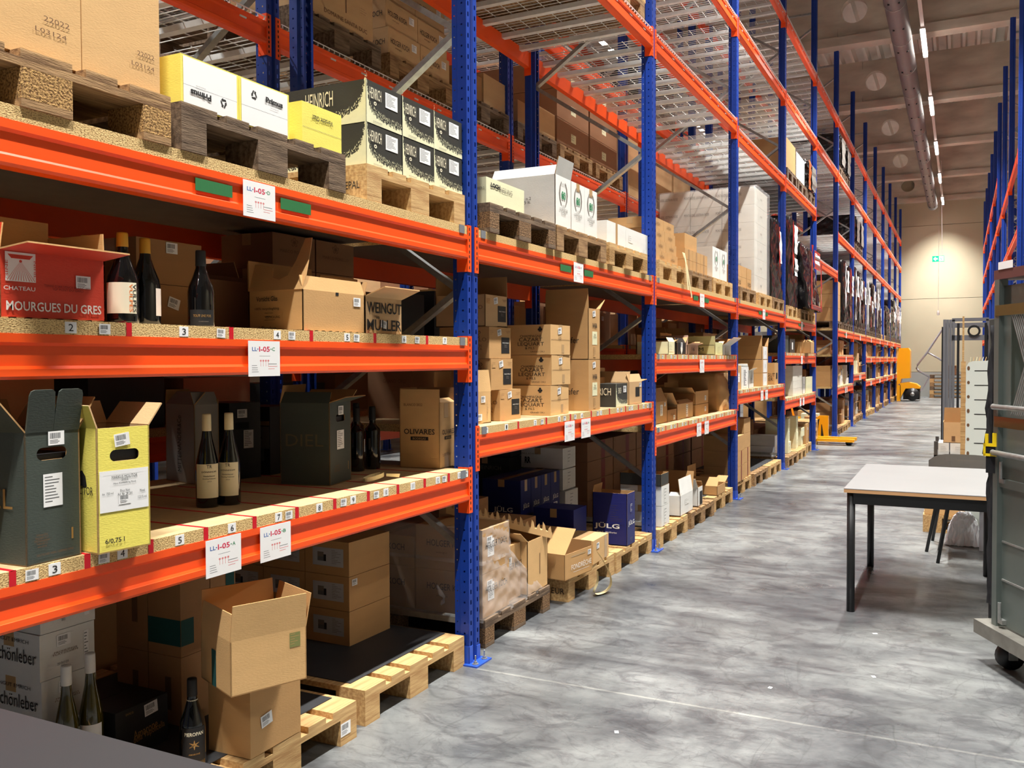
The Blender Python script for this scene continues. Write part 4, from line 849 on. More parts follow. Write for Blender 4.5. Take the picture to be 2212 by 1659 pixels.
carton('tall open blue carton with white lettering standing at the front of the second bay floor', .0, 6.0, G, .17, .26, .37, 0, 'navy', {'F': (.0, 0), 'L': (.0, 0), 'R': (.0, 0), 'B': (.05, -10)}, [('t', 'S', .42, .36, 'JÜLG', .19, .05, INKW, .02), ('t', 'S', .42, .24, 'PFALZ   Weißherbst', .15, .012, INKW), ('t', 'F', .5, .42, 'JÜLG', .13, .045, INKW, .02), ('t', 'F', .5, .1, 'WEINGUT\nJÜLG', .06, .03, INKG), ('lab', 'F', .5, .7, .05, .07, ('tree_print', 6, 2, [K['navy'], INKW])), ('lab', 'S', .7, .6, .12, .15, ('tree_print_large', 8, 4, [K['navy'], mat('dark_print', (48, 42, 78), .6)]))])
RR = [('t', 'S', .35, .70, 'PAUL ACHKNIT', .14, .012, INKG), ('t', 'S', .30, .38, 'RR', .05, .05, INK, .04), ('lab', 'F', .5, .5, .07, .12, ('side_text', 4, 6, [K['white'], BARG]))]
for i in range(4):
    carton('white and black edged carton behind the brace of the second bay, %s layer' % NTH[i], -.60 if i > 1 else -.58, 6.25, .146+.163*i, .25, .42, .155, 0, 'white', None, RR, group='white double letter cartons')
for i in range(3): carton('black carton deep in the second bay, %s layer' % NTH[i], -.95, 6.02+.02*i, .40+.165*i, .42, .42, .16, 0, 'black', None, [('t', 'S', .6, .5, 'HEINRICH', .2, .03, INKG), ('rect', 'F', .6, .5, .05, .04, mat('lime_label', (120, 170, 40), .6), 'lime_label')], group='black cartons deep in the second bay')
# taped shelf of the second bay
L4 = 1.139
MP = [('lab', 'F', .12, .80, .04, .028, ('arrows_print', 3, 2, [K['kraft'], INK])), ('bar', 'F', .45, .83, .045, 10), ('rect', 'F', .74, .42, .095, .085, LIME, 'dark_label'), ('t', 'F', .74, .50, 'MARCO PORELLO', .075, .006, INKW), ('t', 'F', .74, .40, 'Roero\nArneis', .03, .016, INKG), ('t', 'F', .85, .86, '6 bottiglie\n750 ml', .05, .014, INKB), ('t', 'S', .7, .6, 'PORELLO', .15, .02, INKB), ('t', 'S', .7, .35, 'CAMESTRI\nMARNETA', .1, .03, INKB), ('u', 'S', .75, .8, .05, .05, textmesh('❀', INKB), 'emblem')]
carton('kraft box with raised flap and small label standing just past the first upright', -.09, 3.95, L4, .13+.05, .24, .165, 0, 'kraftl', {'B': (.10, 0), 'L': (.0, 0), 'R': (.0, 0), 'F': (.11, -6)}, [('bar', 'F', .5, .75, .045), ('bar', 'F', .3, .2, .045), ('t', 'F', .75, .4, 'MARCO MOLINO\nRoero', .1, .012, INKB, 0, 90)])
for i, (y, s) in enumerate(((4.23, 0), (4.14, 0), (4.13, 0), (4.10, 0))):
    carton('dark labelled kraft carton, %s from the shelf in the four high stack' % NTH[i], -.09-.005*i, y, L4+.167*i, .25, .30, .165, 0, 'kraft' if i != 3 else 'tan', None if i < 3 else {'B': (.12, 0), 'R': (.11, 4), 'L': (.0, 0), 'F': (.02, -80)}, MP, group='dark labelled kraft cartons')
CZ = [('t', 'S', .62, .62, 'CHAMPAGNE', .14, .014), ('t', 'S', .62, .42, 'CAZART\nLEQUART', .17, .05), ('t', 'S', .6, .22, '& FILS', .06, .014), ('t', 'S', .75, .1, 'GRAND CRU', .09, .009), ('bar', 'F', .45, .8, .05, 6), ('t', 'F', .45, .55, 'CAZART\nLEQUART', .05, .022), ('rect', 'F', .5, .5, .27, .002, INKB, 'seam_line'), ('rect', 'F', .62, .2, .035, .05, PTAPE, 'packing_tape'), ('u', 'S', .8, .85, .03, .03, textmesh('♣', INK), 'emblem')]
for i in range(3): carton('kraft champagne carton with black serif print, %s from the shelf in the middle stack' % NTH[i], -.03, 4.755+.015*(i == 1), L4+.178*i, .29, .33, .175, 2-i, 'kraftl', None, CZ, group='kraft champagne cartons', seam='y')
SC = [('t', 'S', .5, .38, 'Schaefer', .17, .04), ('bar', 'F', .45, .90, .05, 8), ('t', 'F', .5, .67, 'Willi', .08, .03, INK, .02), ('rect', 'F', .52, .42, .085, .085, K['cream'], 'cream_label'), ('t', 'F', .52, .46, 'Willi\nRiesling', .05, .03), ('lab', 'F', .5, .15, .04, .07, ('small_text_print', 7, 5, [K['kraft'], INKB]))]
carton('lower tall kraft carton with black letter print and cream label, second bay shelf', -.01, 5.30, L4, .20, .30, .325, 0, 'kraft', None, SC, tape=False)
carton('upper tall kraft carton with black letter print, tall raised rear flap and side flap', -.01, 5.30, L4+.327, .20, .30, .325, 0, 'kraft', {'L': (.125, 0), 'F': (.0, 0), 'B': (.1, 0), 'R': (.125, 58)}, SC)
carton('small black and cream carton standing on the second bay shelf near the right end', -.01, 5.80, L4, .235, .145, .16, 0, 'charcoal', None, [('u', 'F', .5, .5, .235, .158, RGF, 'brush_print'), ('t', 'F', .3, .7, 'EINRICH', .06, .04, CREAMP), ('bar', 'F', .75, .75, .06), ('t', 'S', .45, .66, 'RICH', .09, .05, CREAMP)], tape=False)
carton('open kraft box with flap sticking out past the second blue upright', -.03, 6.13, L4, .25, .30, .165, -3, 'tan', {'F': (.06, -20), 'L': (.08, -20), 'B': (.10, 0), 'R': (.12, 85)}, [('rect', 'F', .65, .55, .08, .07, LIME, 'dark_label'), ('bar', 'F', .85, .85, .04)])
carton('wide open kraft box behind the small black and cream carton', -.22, 5.70, L4, .6, .28, .20, 0, 'kraftd', {'B': (.09, 0), 'L': (.0, 0), 'R': (.0, 0), 'F': (.0, 0)})
for i in range(3): carton('brown carton deep on the second bay shelf, %s of three' % NTH[i], -.62, 4.2+.52*i, L4, .44, .3, .42+.05*(i % 2), 0, 'brown', None, [('t', 'S', .6, .5, 'GRAND CRU', .15, .02, INKB)], group='deep brown cartons of the second bay')
# pallet deck of the second bay
carton('pale cream riesling carton on the dark pallet past the first upright', -.03, 3.975, L3, .435, .34, .14, 0, 'cream', None, [('t', 'F', .22, .76, 'LOCH', .10, .024, INK, .06), ('t', 'F', .50, .72, 'RIESLING', .14, .024, INKG), ('t', 'S', .9, .6, 'NBERG', .05, .014, INKG)])
OL = [('t', 'F', .5, .65, '80', .06, .05, INKGR, .02), ('t', 'F', .5, .38, 'OLIO\nEXTRA VERGINE\nDI OLIVA', .12, .06, INKG), ('u', 'F', .5, .68, .13, .14, textmesh('( )', INKG), 'wreath_print'), ('t', 'F', .5, .86, 'FRANTOIO', .08, .012, INKG)]
for i, (y, w) in enumerate(((4.83, .235), (5.07, .212), (5.285, .215))):
    carton('tall white oil carton with green print, %s from the left' % NTH[i], -.03, y, L3-.005, w, .42, .315, 0, 'white', None if i else {'R': (.0, 0), 'F': (.105, 12), 'L': (.07, -30), 'B': (.0, 0)}, OL+([('t', 'S', .45, .55, 'Contiene n.2\nLatte da 5 lt.', .15, .04, INK)] if i == 0 else []), group='white olive oil cartons', seam='y')
carton('white oil carton standing behind the row, partly hidden by the cream carton', -.42, 4.72, L3, .24, .4, .30, 0, 'offwhite', None, [('t', 'S', .85, .5, 'OLIO\n80', .07, .06)])
carton('left plain white box with a vertical tape strip on the pressed block pallet', -.03, 5.685, L3, .375, .30, .16, 0, 'white', None, [('rect', 'F', .5, .5, .04, .16, PTAPE, 'packing_tape')], tape=False)
carton('right plain white box with small grey print on the pressed block pallet', -.03, 6.065, L3-.006, .49, .30, .165, 0, 'white', None, [('lab', 'F', .2, .55, .09, .05, ('faint_print', 3, 3, [K['white'], INKG])), ('lab', 'F', .85, .2, .09, .03, ('faint_print_b', 2, 7, [K['white'], INKG]))], tape=False)
carton('long kraft carton with black capitals behind the plain white boxes', -.42, 6.02, L3, .60, .40, .22, 0, 'kraft', None, [('t', 'S', .4, .75, 'CLOS DU MONT', .22, .03), ('t', 'F', .5, .75, 'CLOS DU MONT', .3, .03)])
# ---------------------------------------------------------------- third bay
def Y3(px, X=-.03): return yx(px, X)
L5 = 1.506
def run(z, x, items):
    for it in items:
        lab, p0, p1, h, d, m, fl, pr = (list(it)+[None, ()])[:8] if len(it) < 8 else it
        y0, y1 = yx(p0, x), yx(p1, x); carton(lab, x, y0, z, y1-y0, d, h, 0, m, fl, pr or ())
run(L5, -.03, [('cream open box at the near end of the third bay upper shelf', 1444, 1457.5, .105, .27, 'cream', {'F': (.04, -30), 'L': (.0, 0), 'B': (.06, 0), 'R': (.12, 80)}, [('lab', 'F', .4, .5, .12, .06, ('label_b', 4, 3, [K['cream'], INKG]))]),
  ('black box with a white leaf shaped print on the third bay upper shelf', 1463, 1481, .10, .25, 'black', {'F': (.05, -30), 'L': (.04, -20), 'B': (.06, 10), 'R': (.10, 60)}, [('u', 'F', .5, .4, .09, .075, unit(lambda b: b.quad([(0, -.5, 0), (.3, -.1, 0), (.35, .25, 0), (.15, .45, 0), (0, .3, 0), (-.15, .45, 0), (-.35, .25, 0), (-.3, -.1, 0)]), 'leaf_print', [INKW]), 'leaf_print'), ('bar', 'F', .5, .85, .05)]),
  ('pinkish box with dark numerals on the third bay upper shelf', 1485, 1508, .085, .25, 'pink', {'F': (.05, 70), 'B': (.11, 0), 'L': (.09, -20), 'R': (.09, 70)}, [('t', 'F', .5, .6, '16', .09, .035), ('lab', 'F', .5, .22, .12, .02, ('label_c', 3, 3, [K['pink'], INKB]))]),
  ('pale olive box with serif print and dotted borders on the third bay upper shelf', 1545, 1561, .105, .5, 'olive', {'F': (.02, 0), 'B': (.12, 5), 'L': (.08, 0), 'R': (.1, 70)}, [('t', 'S', .6, .55, 'LXEM', .17, .035), ('rect', 'S', .5, .93, .48, .004, INK, 'dotted_border'), ('rect', 'S', .5, .08, .48, .004, INK, 'dotted_border'), ('lab', 'F', .5, .5, .12, .06, ('label_d', 4, 6, [K['olive'], INKG]))]),
  ('white box with long folded flap, far end of third bay upper shelf', 1561.5, 1579, .10, .3, 'white', {'F': (.13, 55), 'B': (.10, 0), 'L': (.05, -40), 'R': (.08, 30)}, [('lab', 'F', .4, .5, .1, .06, ('label_d2', 4, 6, [K['white'], INKG]))])])
carton('large white and pale box standing behind the olive box of the third bay', -.4, yx(1540, -.4), L5, .55, .3, .2, 0, 'offwhite', None); carton('tall kraft open box behind the cream and black boxes of the third bay', -.36, yx(1440, -.36), L5, .62, .3, .17, 0, 'kraftd', {'B': (.08, 10), 'L': (.10, 30), 'R': (.1, 0), 'F': (.0, 0)})
L6 = .94
run(L6, -.10, [('kraft box with white card label at the near end of the third bay lower shelf', 1413, 1441, .18, .25, 'kraft', {'F': (.12, -25), 'L': (.0, 0), 'B': (.12, 0), 'R': (.06, 20)}, [('lab', 'F', .55, .6, .07, .09), ('bar', 'F', .8, .85, .04)]),
  ('small shallow kraft crate on the third bay lower shelf', 1441.5, 1462, .10, .3, 'kraftd', {'F': (.0, 0), 'L': (.02, 0), 'B': (.08, 0), 'R': (.1, 60)}, [('t', 'F', .5, .6, 'FRAGILE', .1, .02, INKB), ('bar', 'F', .7, .3, .05)]),
  ('open kraft box with an oval bottle shaped label on the third bay lower shelf', 1463, 1497, .135, .4, 'tan', {'F': (.06, -60), 'L': (.16, 50), 'B': (.12, 0), 'R': (.12, 45)}, [('lab', 'F', .6, .5, .06, .11, ('label_e', 5, 2, [PAPER, INK]))])])
for i in range(2): run(L6+.105*i, -.10, [('small kraft carton, %s of the pair beside the tall brown sack' % ('lower', 'upper')[i], 1502, 1530, .102, .3, 'kraft', None if i == 0 else {'F': (.02, 0), 'B': (.1, 0), 'L': (.12, 60), 'R': (.13, 10)}, [('bar', 'F', .75, .5, .06)])])
t = thing('paper_sack', 'tall rounded brown paper wrapped parcel at the far end of the third bay lower shelf', 'parcel', (0, 0, 0)); y0, y1 = yx(1552, -.1), yx(1578, -.1)
film('wrapper', [(-.08, y0), (-.08, y1), (-.5, y1), (-.5, y0)], [(-.12, y0+.03), (-.12, y1-.03), (-.48, y1-.02), (-.48, y0+.03)], L6, L6+.38, K['kraft'], t, .006, 3, 10, 10, True, .03)
run(G, .0, [('lower white carton with black edge of the pair just past the second upright', 1429, 1446, .16, .34, 'white', None, RR), ('open white carton with raised side flaps on the third bay floor', 1470, 1497, .17, .30, 'white', {'F': (.14, -8), 'R': (.17, 20), 'L': (.05, -60), 'B': (.15, 0)}, [('lab', 'F', .5, .6, .12, .05, ('label_f', 3, 8, [K['white'], INKG]))]),
  ('white carton with lime band and dark blocks on the third bay floor', 1508, 1518, .17, .30, 'white', {'F': (.0, 0), 'R': (.05, -30), 'L': (.11, 40), 'B': (.05, 0)}, [('rect', 'S', .6, .35, .1, .03, MAT['lime_label'], 'lime_band'), ('rect', 'S', .5, .18, .2, .05, LIME, 'dark_block'), ('rect', 'F', .65, .4, .09, .12, LIME, 'dark_block')]),
  ('open kraft carton with white label on its lid flap on the third bay floor', 1550, 1567, .09, .30, 'kraft', {'F': (.0, 0), 'L': (.12, -50), 'B': (.18, 0), 'R': (.17, 75)}, [])])
run(G+.163, .0, [('upper white carton with black edge of the pair just past the second upright', 1429, 1445.5, .155, .34, 'white', None, RR)]); run(G+.320, .0, [('shallow black tray box on top of the white pair past the second upright', 1428, 1444.5, .095, .34, 'charcoal', {'F': (.0, 0), 'L': (.0, 0), 'R': (.0, 0), 'B': (.0, 0)}, [])])
for i in range(3): pallet('light pallet on the third bay floor, %s from the near upright' % NTH[i], (6.70, 7.58, 8.48)[i], 0, (.02, .03, .0)[i], 0, i % 2)
for i in range(3): mat_sheet('grey black sheet on the third bay floor pallet, %s from the near upright' % NTH[i], (6.74, 7.62, 8.52)[i], (7.46, 8.34, 9.22)[i], .1445, -.10)
for i in range(4):
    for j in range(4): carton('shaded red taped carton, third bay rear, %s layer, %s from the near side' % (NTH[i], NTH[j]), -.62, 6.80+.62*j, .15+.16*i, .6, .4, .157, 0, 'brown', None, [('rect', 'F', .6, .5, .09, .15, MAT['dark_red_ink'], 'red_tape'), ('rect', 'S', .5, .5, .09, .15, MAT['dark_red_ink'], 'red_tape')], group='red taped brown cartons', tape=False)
# third bay deck
z = 2.2405
HCS = [('t', 'F', .5, .5, 'CHATEAU', .12, .02, INKB), ('rect', 'F', .5, .5, .002, .1, INKB, 'seam_line')]
for i in range(4):
    for j in range(2): carton('small kraft carton of the four high stack on the third bay deck, %s layer, %s' % (NTH[i], ('near', 'far')[j]), -.04-.005*i, 6.80+.30*j-(.02*i), z+.086*i, .295, .36, .0845, 0, 'kraft', None, HCS, group='small kraft cartons of the third bay deck')
for i in range(2):
    for j in range(3): carton('small taped kraft carton on the third bay deck, %s layer, %s of three' % (('lower', 'upper')[i], NTH[j]), -.04, 7.62+.255*j, z+.095*i, .25, .30, .093, 0, 'kraft', None, [('rect', 'F', .5, .5, .04, .09, PTAPE, 'packing_tape')], group='small taped kraft cartons')
carton('single kraft carton on top of the small taped ones, third bay deck', -.06, 7.68, z+.191, .40, .32, .135, 0, 'kraft', None)
for j in range(2): carton('white oil carton at the far end of the third bay deck, %s of two' % NTH[j], -.05, 8.62+.30*j, z, .29, .38, .315, 0, 'white', None, OL, group='white oil cartons of the third bay')
t = thing('paper_strap', 'cream paper strap dangling from the third bay deck', 'strap', (.01, 7.40, 2.0)); b = MB()
for a, c in zip(((0, 0, .36), (.02, .06, .24), (.03, .10, .10), (.03, .17, .0)), ((.02, .06, .24), (.03, .10, .10), (.03, .17, .0), (.03, .16, -.01))): b.quad([a, c, (c[0], c[1]-.04, c[2]), (a[0], a[1]-.04, a[2])])
for a, c in zip(((0, 0, .36), (.02, -.02, .28)), ((.02, -.02, .28), (.03, .02, .05))): b.quad([a, c, (c[0], c[1]+.04, c[2]), (a[0], a[1]+.04, a[2])])
link('strap', b.mesh('strap', MAT['cream_strap']), t)
# white wrapped pallet load reaching over the fourth bay deck
PRT = [('t', 'S', .2, .62, 'PONTAUDEL LESTRAN ROSE', .30, .03, INKG), ('t', 'F', .5, .5, 'ROSE', .1, .02, INKG)]
for i in range(6):
    for j in range(3):
        carton('white carton inside the tall white load, %s layer, %s from the aisle' % (NTH[i], NTH[j]), -.06-.38*j, 10.62, 2.243+.205*i, .76, .375, .203, 0, 'offwhite', None, PRT, group='white cartons of the tall wrapped load', tape=False)
wrapped_load('tall white stretch wrapped load on the fourth bay deck', 10.60, 2.242, 1.24, .79, 1.22, WWRAP, -.03, 4, pal=False)
for i, y in enumerate((9.62, 9.86, 10.12)):
    for q in range(2): carton('symbol printed kraft carton before the tall white load, %s layer, %s from left' % (('lower', 'upper')[q], NTH[i]), -.04, y, 2.24+.12*q, .235, .34, .118, 0, 'kraft', None, [('t', 'F', .5, .5, '‡ † ‡', .14, .06, INK, .02)], group='symbol printed kraft cartons')
wrapped_load('black stretch wrapped load beside the tall white one', 11.46, 2.242, 1.02, .78, 1.1, BWRAP, -.02, 6, strips=((.55, .72, .45, .85, PAPER), (.50, .56, .40, .9, RWRAP)), pal=False)
wrapped_load('tall black wrapped load with red film strips by the fourth upright', 12.54, 2.20, 1.22, .80, 1.1, BWRAP, 0, 8, strips=((.30, .36, .30, .95, RWRAP), (.45, .75, .60, .92, PAPER), (.5, .8, .35, .55, PAPER)), pal=False)
wrapped_load('sagging black and red film wrapped load hanging over the fifth bay deck edge', 13.60, 2.20, .98, 1.25, 1.0, BWRAP, .12, 11, strips=((.05, .12, .0, .95, RWRAP), (.80, .88, .0, .75, RWRAP), (.25, .75, .62, .90, RWRAP), (.32, .68, .66, .86, PAPER), (.1, .9, .0, .07, RWRAP)), lean=-.12, pal=False)
# ---------------------------------------------------------------- farther bays
RD = random.Random(21)
PAL = ['kraft', 'kraft', 'kraftl', 'kraftd', 'tan', 'white', 'offwhite', 'kraft', 'tan', 'charcoal', 'cream', 'kraftd']
CN = dict(kraft='kraft', kraftl='light kraft', kraftd='dull kraft', tan='tan', white='white', offwhite='off-white', charcoal='black', cream='cream', brown='brown', navy='blue')
def fill_shelf(k, z, where, hmax, y0, y1, x=-.05, dens=.9, grp=None, back=True):
    y = y0; n = 0; seq = []
    while y < y1-.2:
        w = RD.uniform(.17, .36); 
        if y+w > y1: break
        if RD.random() < dens:
            m = RD.choice(PAL); d = RD.uniform(.22, .34); st = RD.choice((1, 1, 2, 2, 3)); h = min(RD.uniform(.13, .32), (hmax-.04)/st); xx = x-RD.uniform(0, .12)
            for s in range(st):
                fl = None
                if s == st-1 and RD.random() < .5 and hmax-h*st > .12:
                    q = min(.11, hmax-h*st-.02)
                    fl = {'F': (q*.9, RD.choice((70, -20, 20, 85))), 'L': (q, RD.choice((-10, 10, 40))), 'B': (q, 0), 'R': (q, RD.choice((10, 35, 70)))}
                pr = [('bar', 'F', RD.uniform(.3, .7), .75, .05)] if RD.random() < .7 else []
                if RD.random() < .5: pr.append(('lab', 'F', .5, .4, min(w*.5, .12), h*.3, (RD.choice((('far_print_a', 5, 2, [K[m], INKB]), ('far_print_b', 4, 5, [PAPER, INKG]))) if 0 else ('far_print_'+m, 5, 2, [K[m], INKG if m == 'charcoal' else INKB]))))
                nm = '%s %s %s, %s from upright%s' % (CN.get(m, m), 'open carton' if fl else 'carton', where, NTH[min(n, 14)], (', %s up' % ('bottom', 'second', 'third')[s]) if st > 1 else '')
                carton(nm, xx, y, z+h*s, w, d, h-.002, RD.uniform(-4, 4), m, fl, pr, group=grp, tape=False)
            n += 1
        y += w+RD.uniform(.01, .07)
    if back:
        for i in range(3):
            L_ = (y1-y0)/3; h = hmax*RD.uniform(.5, .9)
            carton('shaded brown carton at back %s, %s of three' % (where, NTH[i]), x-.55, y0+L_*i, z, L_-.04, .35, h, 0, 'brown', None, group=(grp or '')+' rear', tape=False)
HM = 1.30
for k in (3, 4, 6, 7, 8, 9, 10, 11, 12):
    ls = [l for l in ROW1L[k] if l[1] == 'b']; y0, y1 = Yk(k)+.10, Yk(k+1)-.08
    zs = [l[0]+.153 for l in ls]
    for j, z in enumerate(zs[:-1]):
        if k in (3, 4): continue
        fill_shelf(k, z, 'on %s shelf of %s bay' % (LEV[j], NTH[k]), ls[j+1][0]-z-.02 if j+1 < len(ls) else .5, y0, y1, grp='cartons on the %s shelf of the %s bay' % (LEV[j], NTH[k]))
    if k == 3:
        pass
    for i in range(3):
        if k == 3 and i == 0: x_ = -.03
        pallet('%s pallet from the near upright on the floor of the %s bay' % (NTH[i], NTH[k]), y0+.02+.88*i, 0, RD.uniform(-.05, .03), 0, RD.choice((0, 1, 0)))
    if k in (4, 6, 7, 8, 9, 10, 11, 12):
        fill_shelf(k, .146, 'on floor of %s bay' % NTH[k], .52, y0+.02, y1-.03, dens=.85, grp='cartons on the floor of the %s bay' % NTH[k])
    if k >= 6:
        zt = zs[-1]; 
        for i in range(3):
            y = y0+.02+.88*i
            if RD.random() < .25:
                pallet('%s pallet on the pallet shelf of the %s bay' % (NTH[i], NTH[k]), y, zt, -.02, 0, RD.choice((0, 1, 2)))
                for s in range(3): carton('stacked carton on the %s pallet of the %s bay pallet shelf, %s layer' % (NTH[i], NTH[k], NTH[s]), -.05, y+.03, zt+.146+.26*s, .70, .9, .255, 0, RD.choice(('kraft', 'white', 'offwhite')), None, group='stacked cartons on far pallet shelves')
            else:
                wrapped_load('wrapped load number %s on the pallet shelf of the %s bay' % (('one', 'two', 'three')[i], NTH[k]), y, zt, RD.uniform(.9, 1.35), .8, 1.1, RD.choice((BWRAP, BWRAP, WWRAP, CWRAP if 0 else BWRAP)), 0, RD.randint(1, 99), strips=((.1, .2, .1, .95, RD.choice((RWRAP, PAPER))), (.5, .85, .5, .85, PAPER)) if RD.random() < .8 else (), group='wrapped loads on far pallet shelves')
z = 1.139
run(z, -.04, [('narrow kraft box with oval label at the near end of the fourth bay shelf', 1591, 1601, .26, .28, 'kraft', None, [('lab', 'F', .5, .5, .08, .10, ('oval_label', 3, 2, [PAPER, INKB]))]),
  ('black and white striped box with a dark band on the fourth bay shelf', 1602, 1617, .24, .30, 'white', None, [('lab', 'F', .5, .5, .18, .21, ('stripe_print', 14, 11, [PAPER, INK])), ('lab', 'S', .5, .5, .26, .21, ('stripe_print_b', 14, 12, [PAPER, INK]))]),
  ('white side box beside the striped one on the fourth bay shelf', 1618, 1628, .20, .3, 'white', {'F': (.05, 60), 'L': (.10, 40), 'B': (.05, 0), 'R': (0, 0)}, [('bar', 'F', .5, .5, .06)])])
for i in range(3): run(z+.162*i, -.04, [('kraft carton with white end panel, %s of three, fourth bay shelf' % ('bottom', 'middle', 'top')[i], 1646, 1659, .16, .36, 'kraft', None if i < 2 else {'B': (.12, 0), 'L': (.13, -8), 'R': (.13, 35), 'F': (.0, 0)}, [('rect', 'F', .5, .5, .24, .15, PAPER, 'white_panel'), ('t', 'F', .5, .5, 'Thörle', .05, .03, INK, 0, 90)])])
run(z, -.04, [('kraft box with big bold lettering at the far end of the fourth bay shelf', 1673, 1681, .28, .28, 'kraft', None, [('t', 'S', .6, .35, 'WEINGUT\nMÜLLER', .24, .10, INK), ('rect', 'F', .6, .4, .10, .08, LIME, 'dark_label')])])
carton('tall shaded kraft carton at the back of the fourth bay shelf', -.42, 9.7, z, .9, .4, .62, 0, 'kraftd', None); carton('shaded black carton at the back of the fourth bay shelf', -.45, 11.0, z, .9, .3, .35, 0, 'grey', None)
z = .94
for i in range(3): run(z+.105*i, -.04, [('white carton with small dark print, %s of three, lowest fifth bay shelf' % ('bottom', 'middle', 'top')[i], 1713, 1733, .103 if i < 2 else .22, .6, 'offwhite', None, [('t', 'S', .25, .5, 'Barolo', .10, .03)])])
run(z, -.04, [('slim white box with a printed label on the lowest fifth bay shelf', 1734, 1739.5, .26, .3, 'white', {'F': (.0, 0), 'L': (.0, 0), 'R': (.16, 50), 'B': (.1, 0)}, [('bar', 'F', .5, .5, .08)]), ('cream box at the far end of the lowest fifth bay shelf', 1741, 1755, .25, .32, 'cream', None, [])])
z = 1.553
run(z, -.04, [('dark green carton at the near end of the middle fifth bay shelf', 1696, 1703, .24, .3, 'green', None, []), ('small glass and black box on the middle fifth bay shelf', 1706, 1717, .20, .2, 'charcoal', {'F': (0, 0), 'L': (.02, 0), 'R': (.02, 0), 'B': (.05, 0)}, [('rect', 'F', .5, .5, .1, .1, PAPER, 'white_panel')]),
  ('kraft box with a standing flap on the middle fifth bay shelf', 1727, 1737, .17, .4, 'kraft', {'F': (0, 0), 'R': (.12, 0), 'L': (0, 0), 'B': (0, 0)}, [])])
carton('open kraft box sticking out over the edge of the middle fifth bay shelf', .09, yx(1751, .09), z, .36, .32, .17, 0, 'kraft', {'F': (.06, -60), 'R': (.05, -60), 'L': (.05, -50), 'B': (.0, 0)})
carton('shaded brown carton at the back of the middle fifth bay shelf', -.5, 12.5, z, 2.3, .3, .22, 0, 'brown', None); carton('shaded brown carton at the back of the lowest fifth bay shelf', -.7, 12.5, .94, 2.3, .3, .3, 0, 'brown', None)
carton('small light crate at the far end of the fifth bay deck edge', .02, 14.42, 2.20, .5, .5, .12, 0, 'kraftl', None, [('t', 'S', .5, .5, '(EPAL)', .3, .05, INKB)])
# fourth bay floor: red taped stacks, then a pallet with an empty grey sheet
for a, (y, n) in enumerate(((9.62, 3), (10.04, 4))):
    for i in range(n): carton('kraft carton with red tape on the fourth bay floor, %s stack, %s from the bottom' % (('near', 'far')[a], NTH[i]), -.03-.02*a, y, .147+.165*i, .34, .36, .163, 0, 'kraft', None, [('rect', 'F', .6, .5, .04, .16, MAT['dark_red_ink'], 'red_tape')] if i < 2 else [], group='red taped kraft cartons', tape=False)
mat_sheet('grey sheet on the long empty pallet of the fourth bay floor', 10.7, 12.1, .1445, -.10)
for i in range(3):
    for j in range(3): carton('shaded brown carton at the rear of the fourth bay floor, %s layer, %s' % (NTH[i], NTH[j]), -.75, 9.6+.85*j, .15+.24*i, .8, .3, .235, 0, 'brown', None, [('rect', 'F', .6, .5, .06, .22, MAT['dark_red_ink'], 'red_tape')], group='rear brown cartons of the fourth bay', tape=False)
# fourth bay deck far pallets carry the wrapped loads; fifth bay upper level
zE = 3.74+.153
for i, y in enumerate((12.46, 13.34, 14.2)): pallet('dark pallet on the level above the fifth bay deck, %s from the near side' % NTH[i], y, zE, .0, 0, 2)
for q in range(2): carton('tall kraft carton on the upper level of the fifth bay, %s from the aisle' % NTH[q], -.03-.56*q, 12.5, zE+.146, .78, .55, .42, 0, 'kraft', None, group='kraft cartons of the fifth bay upper level', tape=False)
for q in range(3):
    for s in range(2): carton('white carton on the upper level of the fifth bay, %s layer, %s across' % (('lower', 'upper')[s], NTH[q]), -.03-.35*q, 13.36, zE+.146+.2*s, .75, .34, .195, 0, 'white', None, group='white cartons of the fifth bay upper level', tape=False)
for q in range(3):
    for s in range(2): carton('white carton seen under the fourth bay upper level, %s layer, %s across' % (('lower', 'upper')[s], NTH[q]), -.70-.18*q, 12.42, zE+.146+.12*s, .08, .17, .115, 0, 'white', None, group='small white cartons of the fifth bay upper level', tape=False)
wrapped_load('orange and clear film wrapped load on the upper level of the fifth bay', 14.22, zE+.148, .46, .75, 1.1, BWRAP, .0, 31, strips=((.0, .2, .0, .95, mat('orange_film', (206, 96, 50), .4)), (.4, .95, .1, .9, mat('silver_film', (170, 166, 160), .25, .3, bump=1, bscale=20))), pal=False)
# second bay, upper level over the near mesh: dark pallets carrying wrapped goods
zE1 = 3.81+.153
for i, y in enumerate((3.92, 4.78, 5.66)):
    pallet('dark pallet on the mesh deck above the second bay, %s from the near upright' % NTH[i], y, zE1, -.02, 0, 1 if i == 2 else 2)
    wrapped_load('black wrapped load on the mesh deck above the second bay, %s from the near upright' % NTH[i], y, zE1+(.15 if i < 2 else .295), .8, .8, 1.15, BWRAP, -.02, 40+i, group='black loads above the second bay', pal=False)
pallet('second light pallet stacked under the black load at the second upright', 5.68, zE1+.146, -.02, 0, 0)
for i, y in enumerate((1.1, 1.98, 2.88)):
    pallet('dark pallet on the mesh deck above the first bay, %s from the near side' % NTH[i], y, zE1, -.10, 0, 2)
# seventh bay upper levels
for kk, lz, nm in ((6, 4.86, 'fifth'), (7, 3.72, 'fourth')):
    for i in range(2):
        y = Yk(kk)+.15+.95*i; wrapped_load('dark wrapped load on the %s level of the %s bay, %s' % (nm, NTH[kk], ('near', 'far')[i]), y, lz+.153, .62, .8, 1.1, BWRAP, 0, 60+kk+i, group='dark loads high in the far bays', strips=((.3, .9, .1, .9, MAT['silver_film']),))
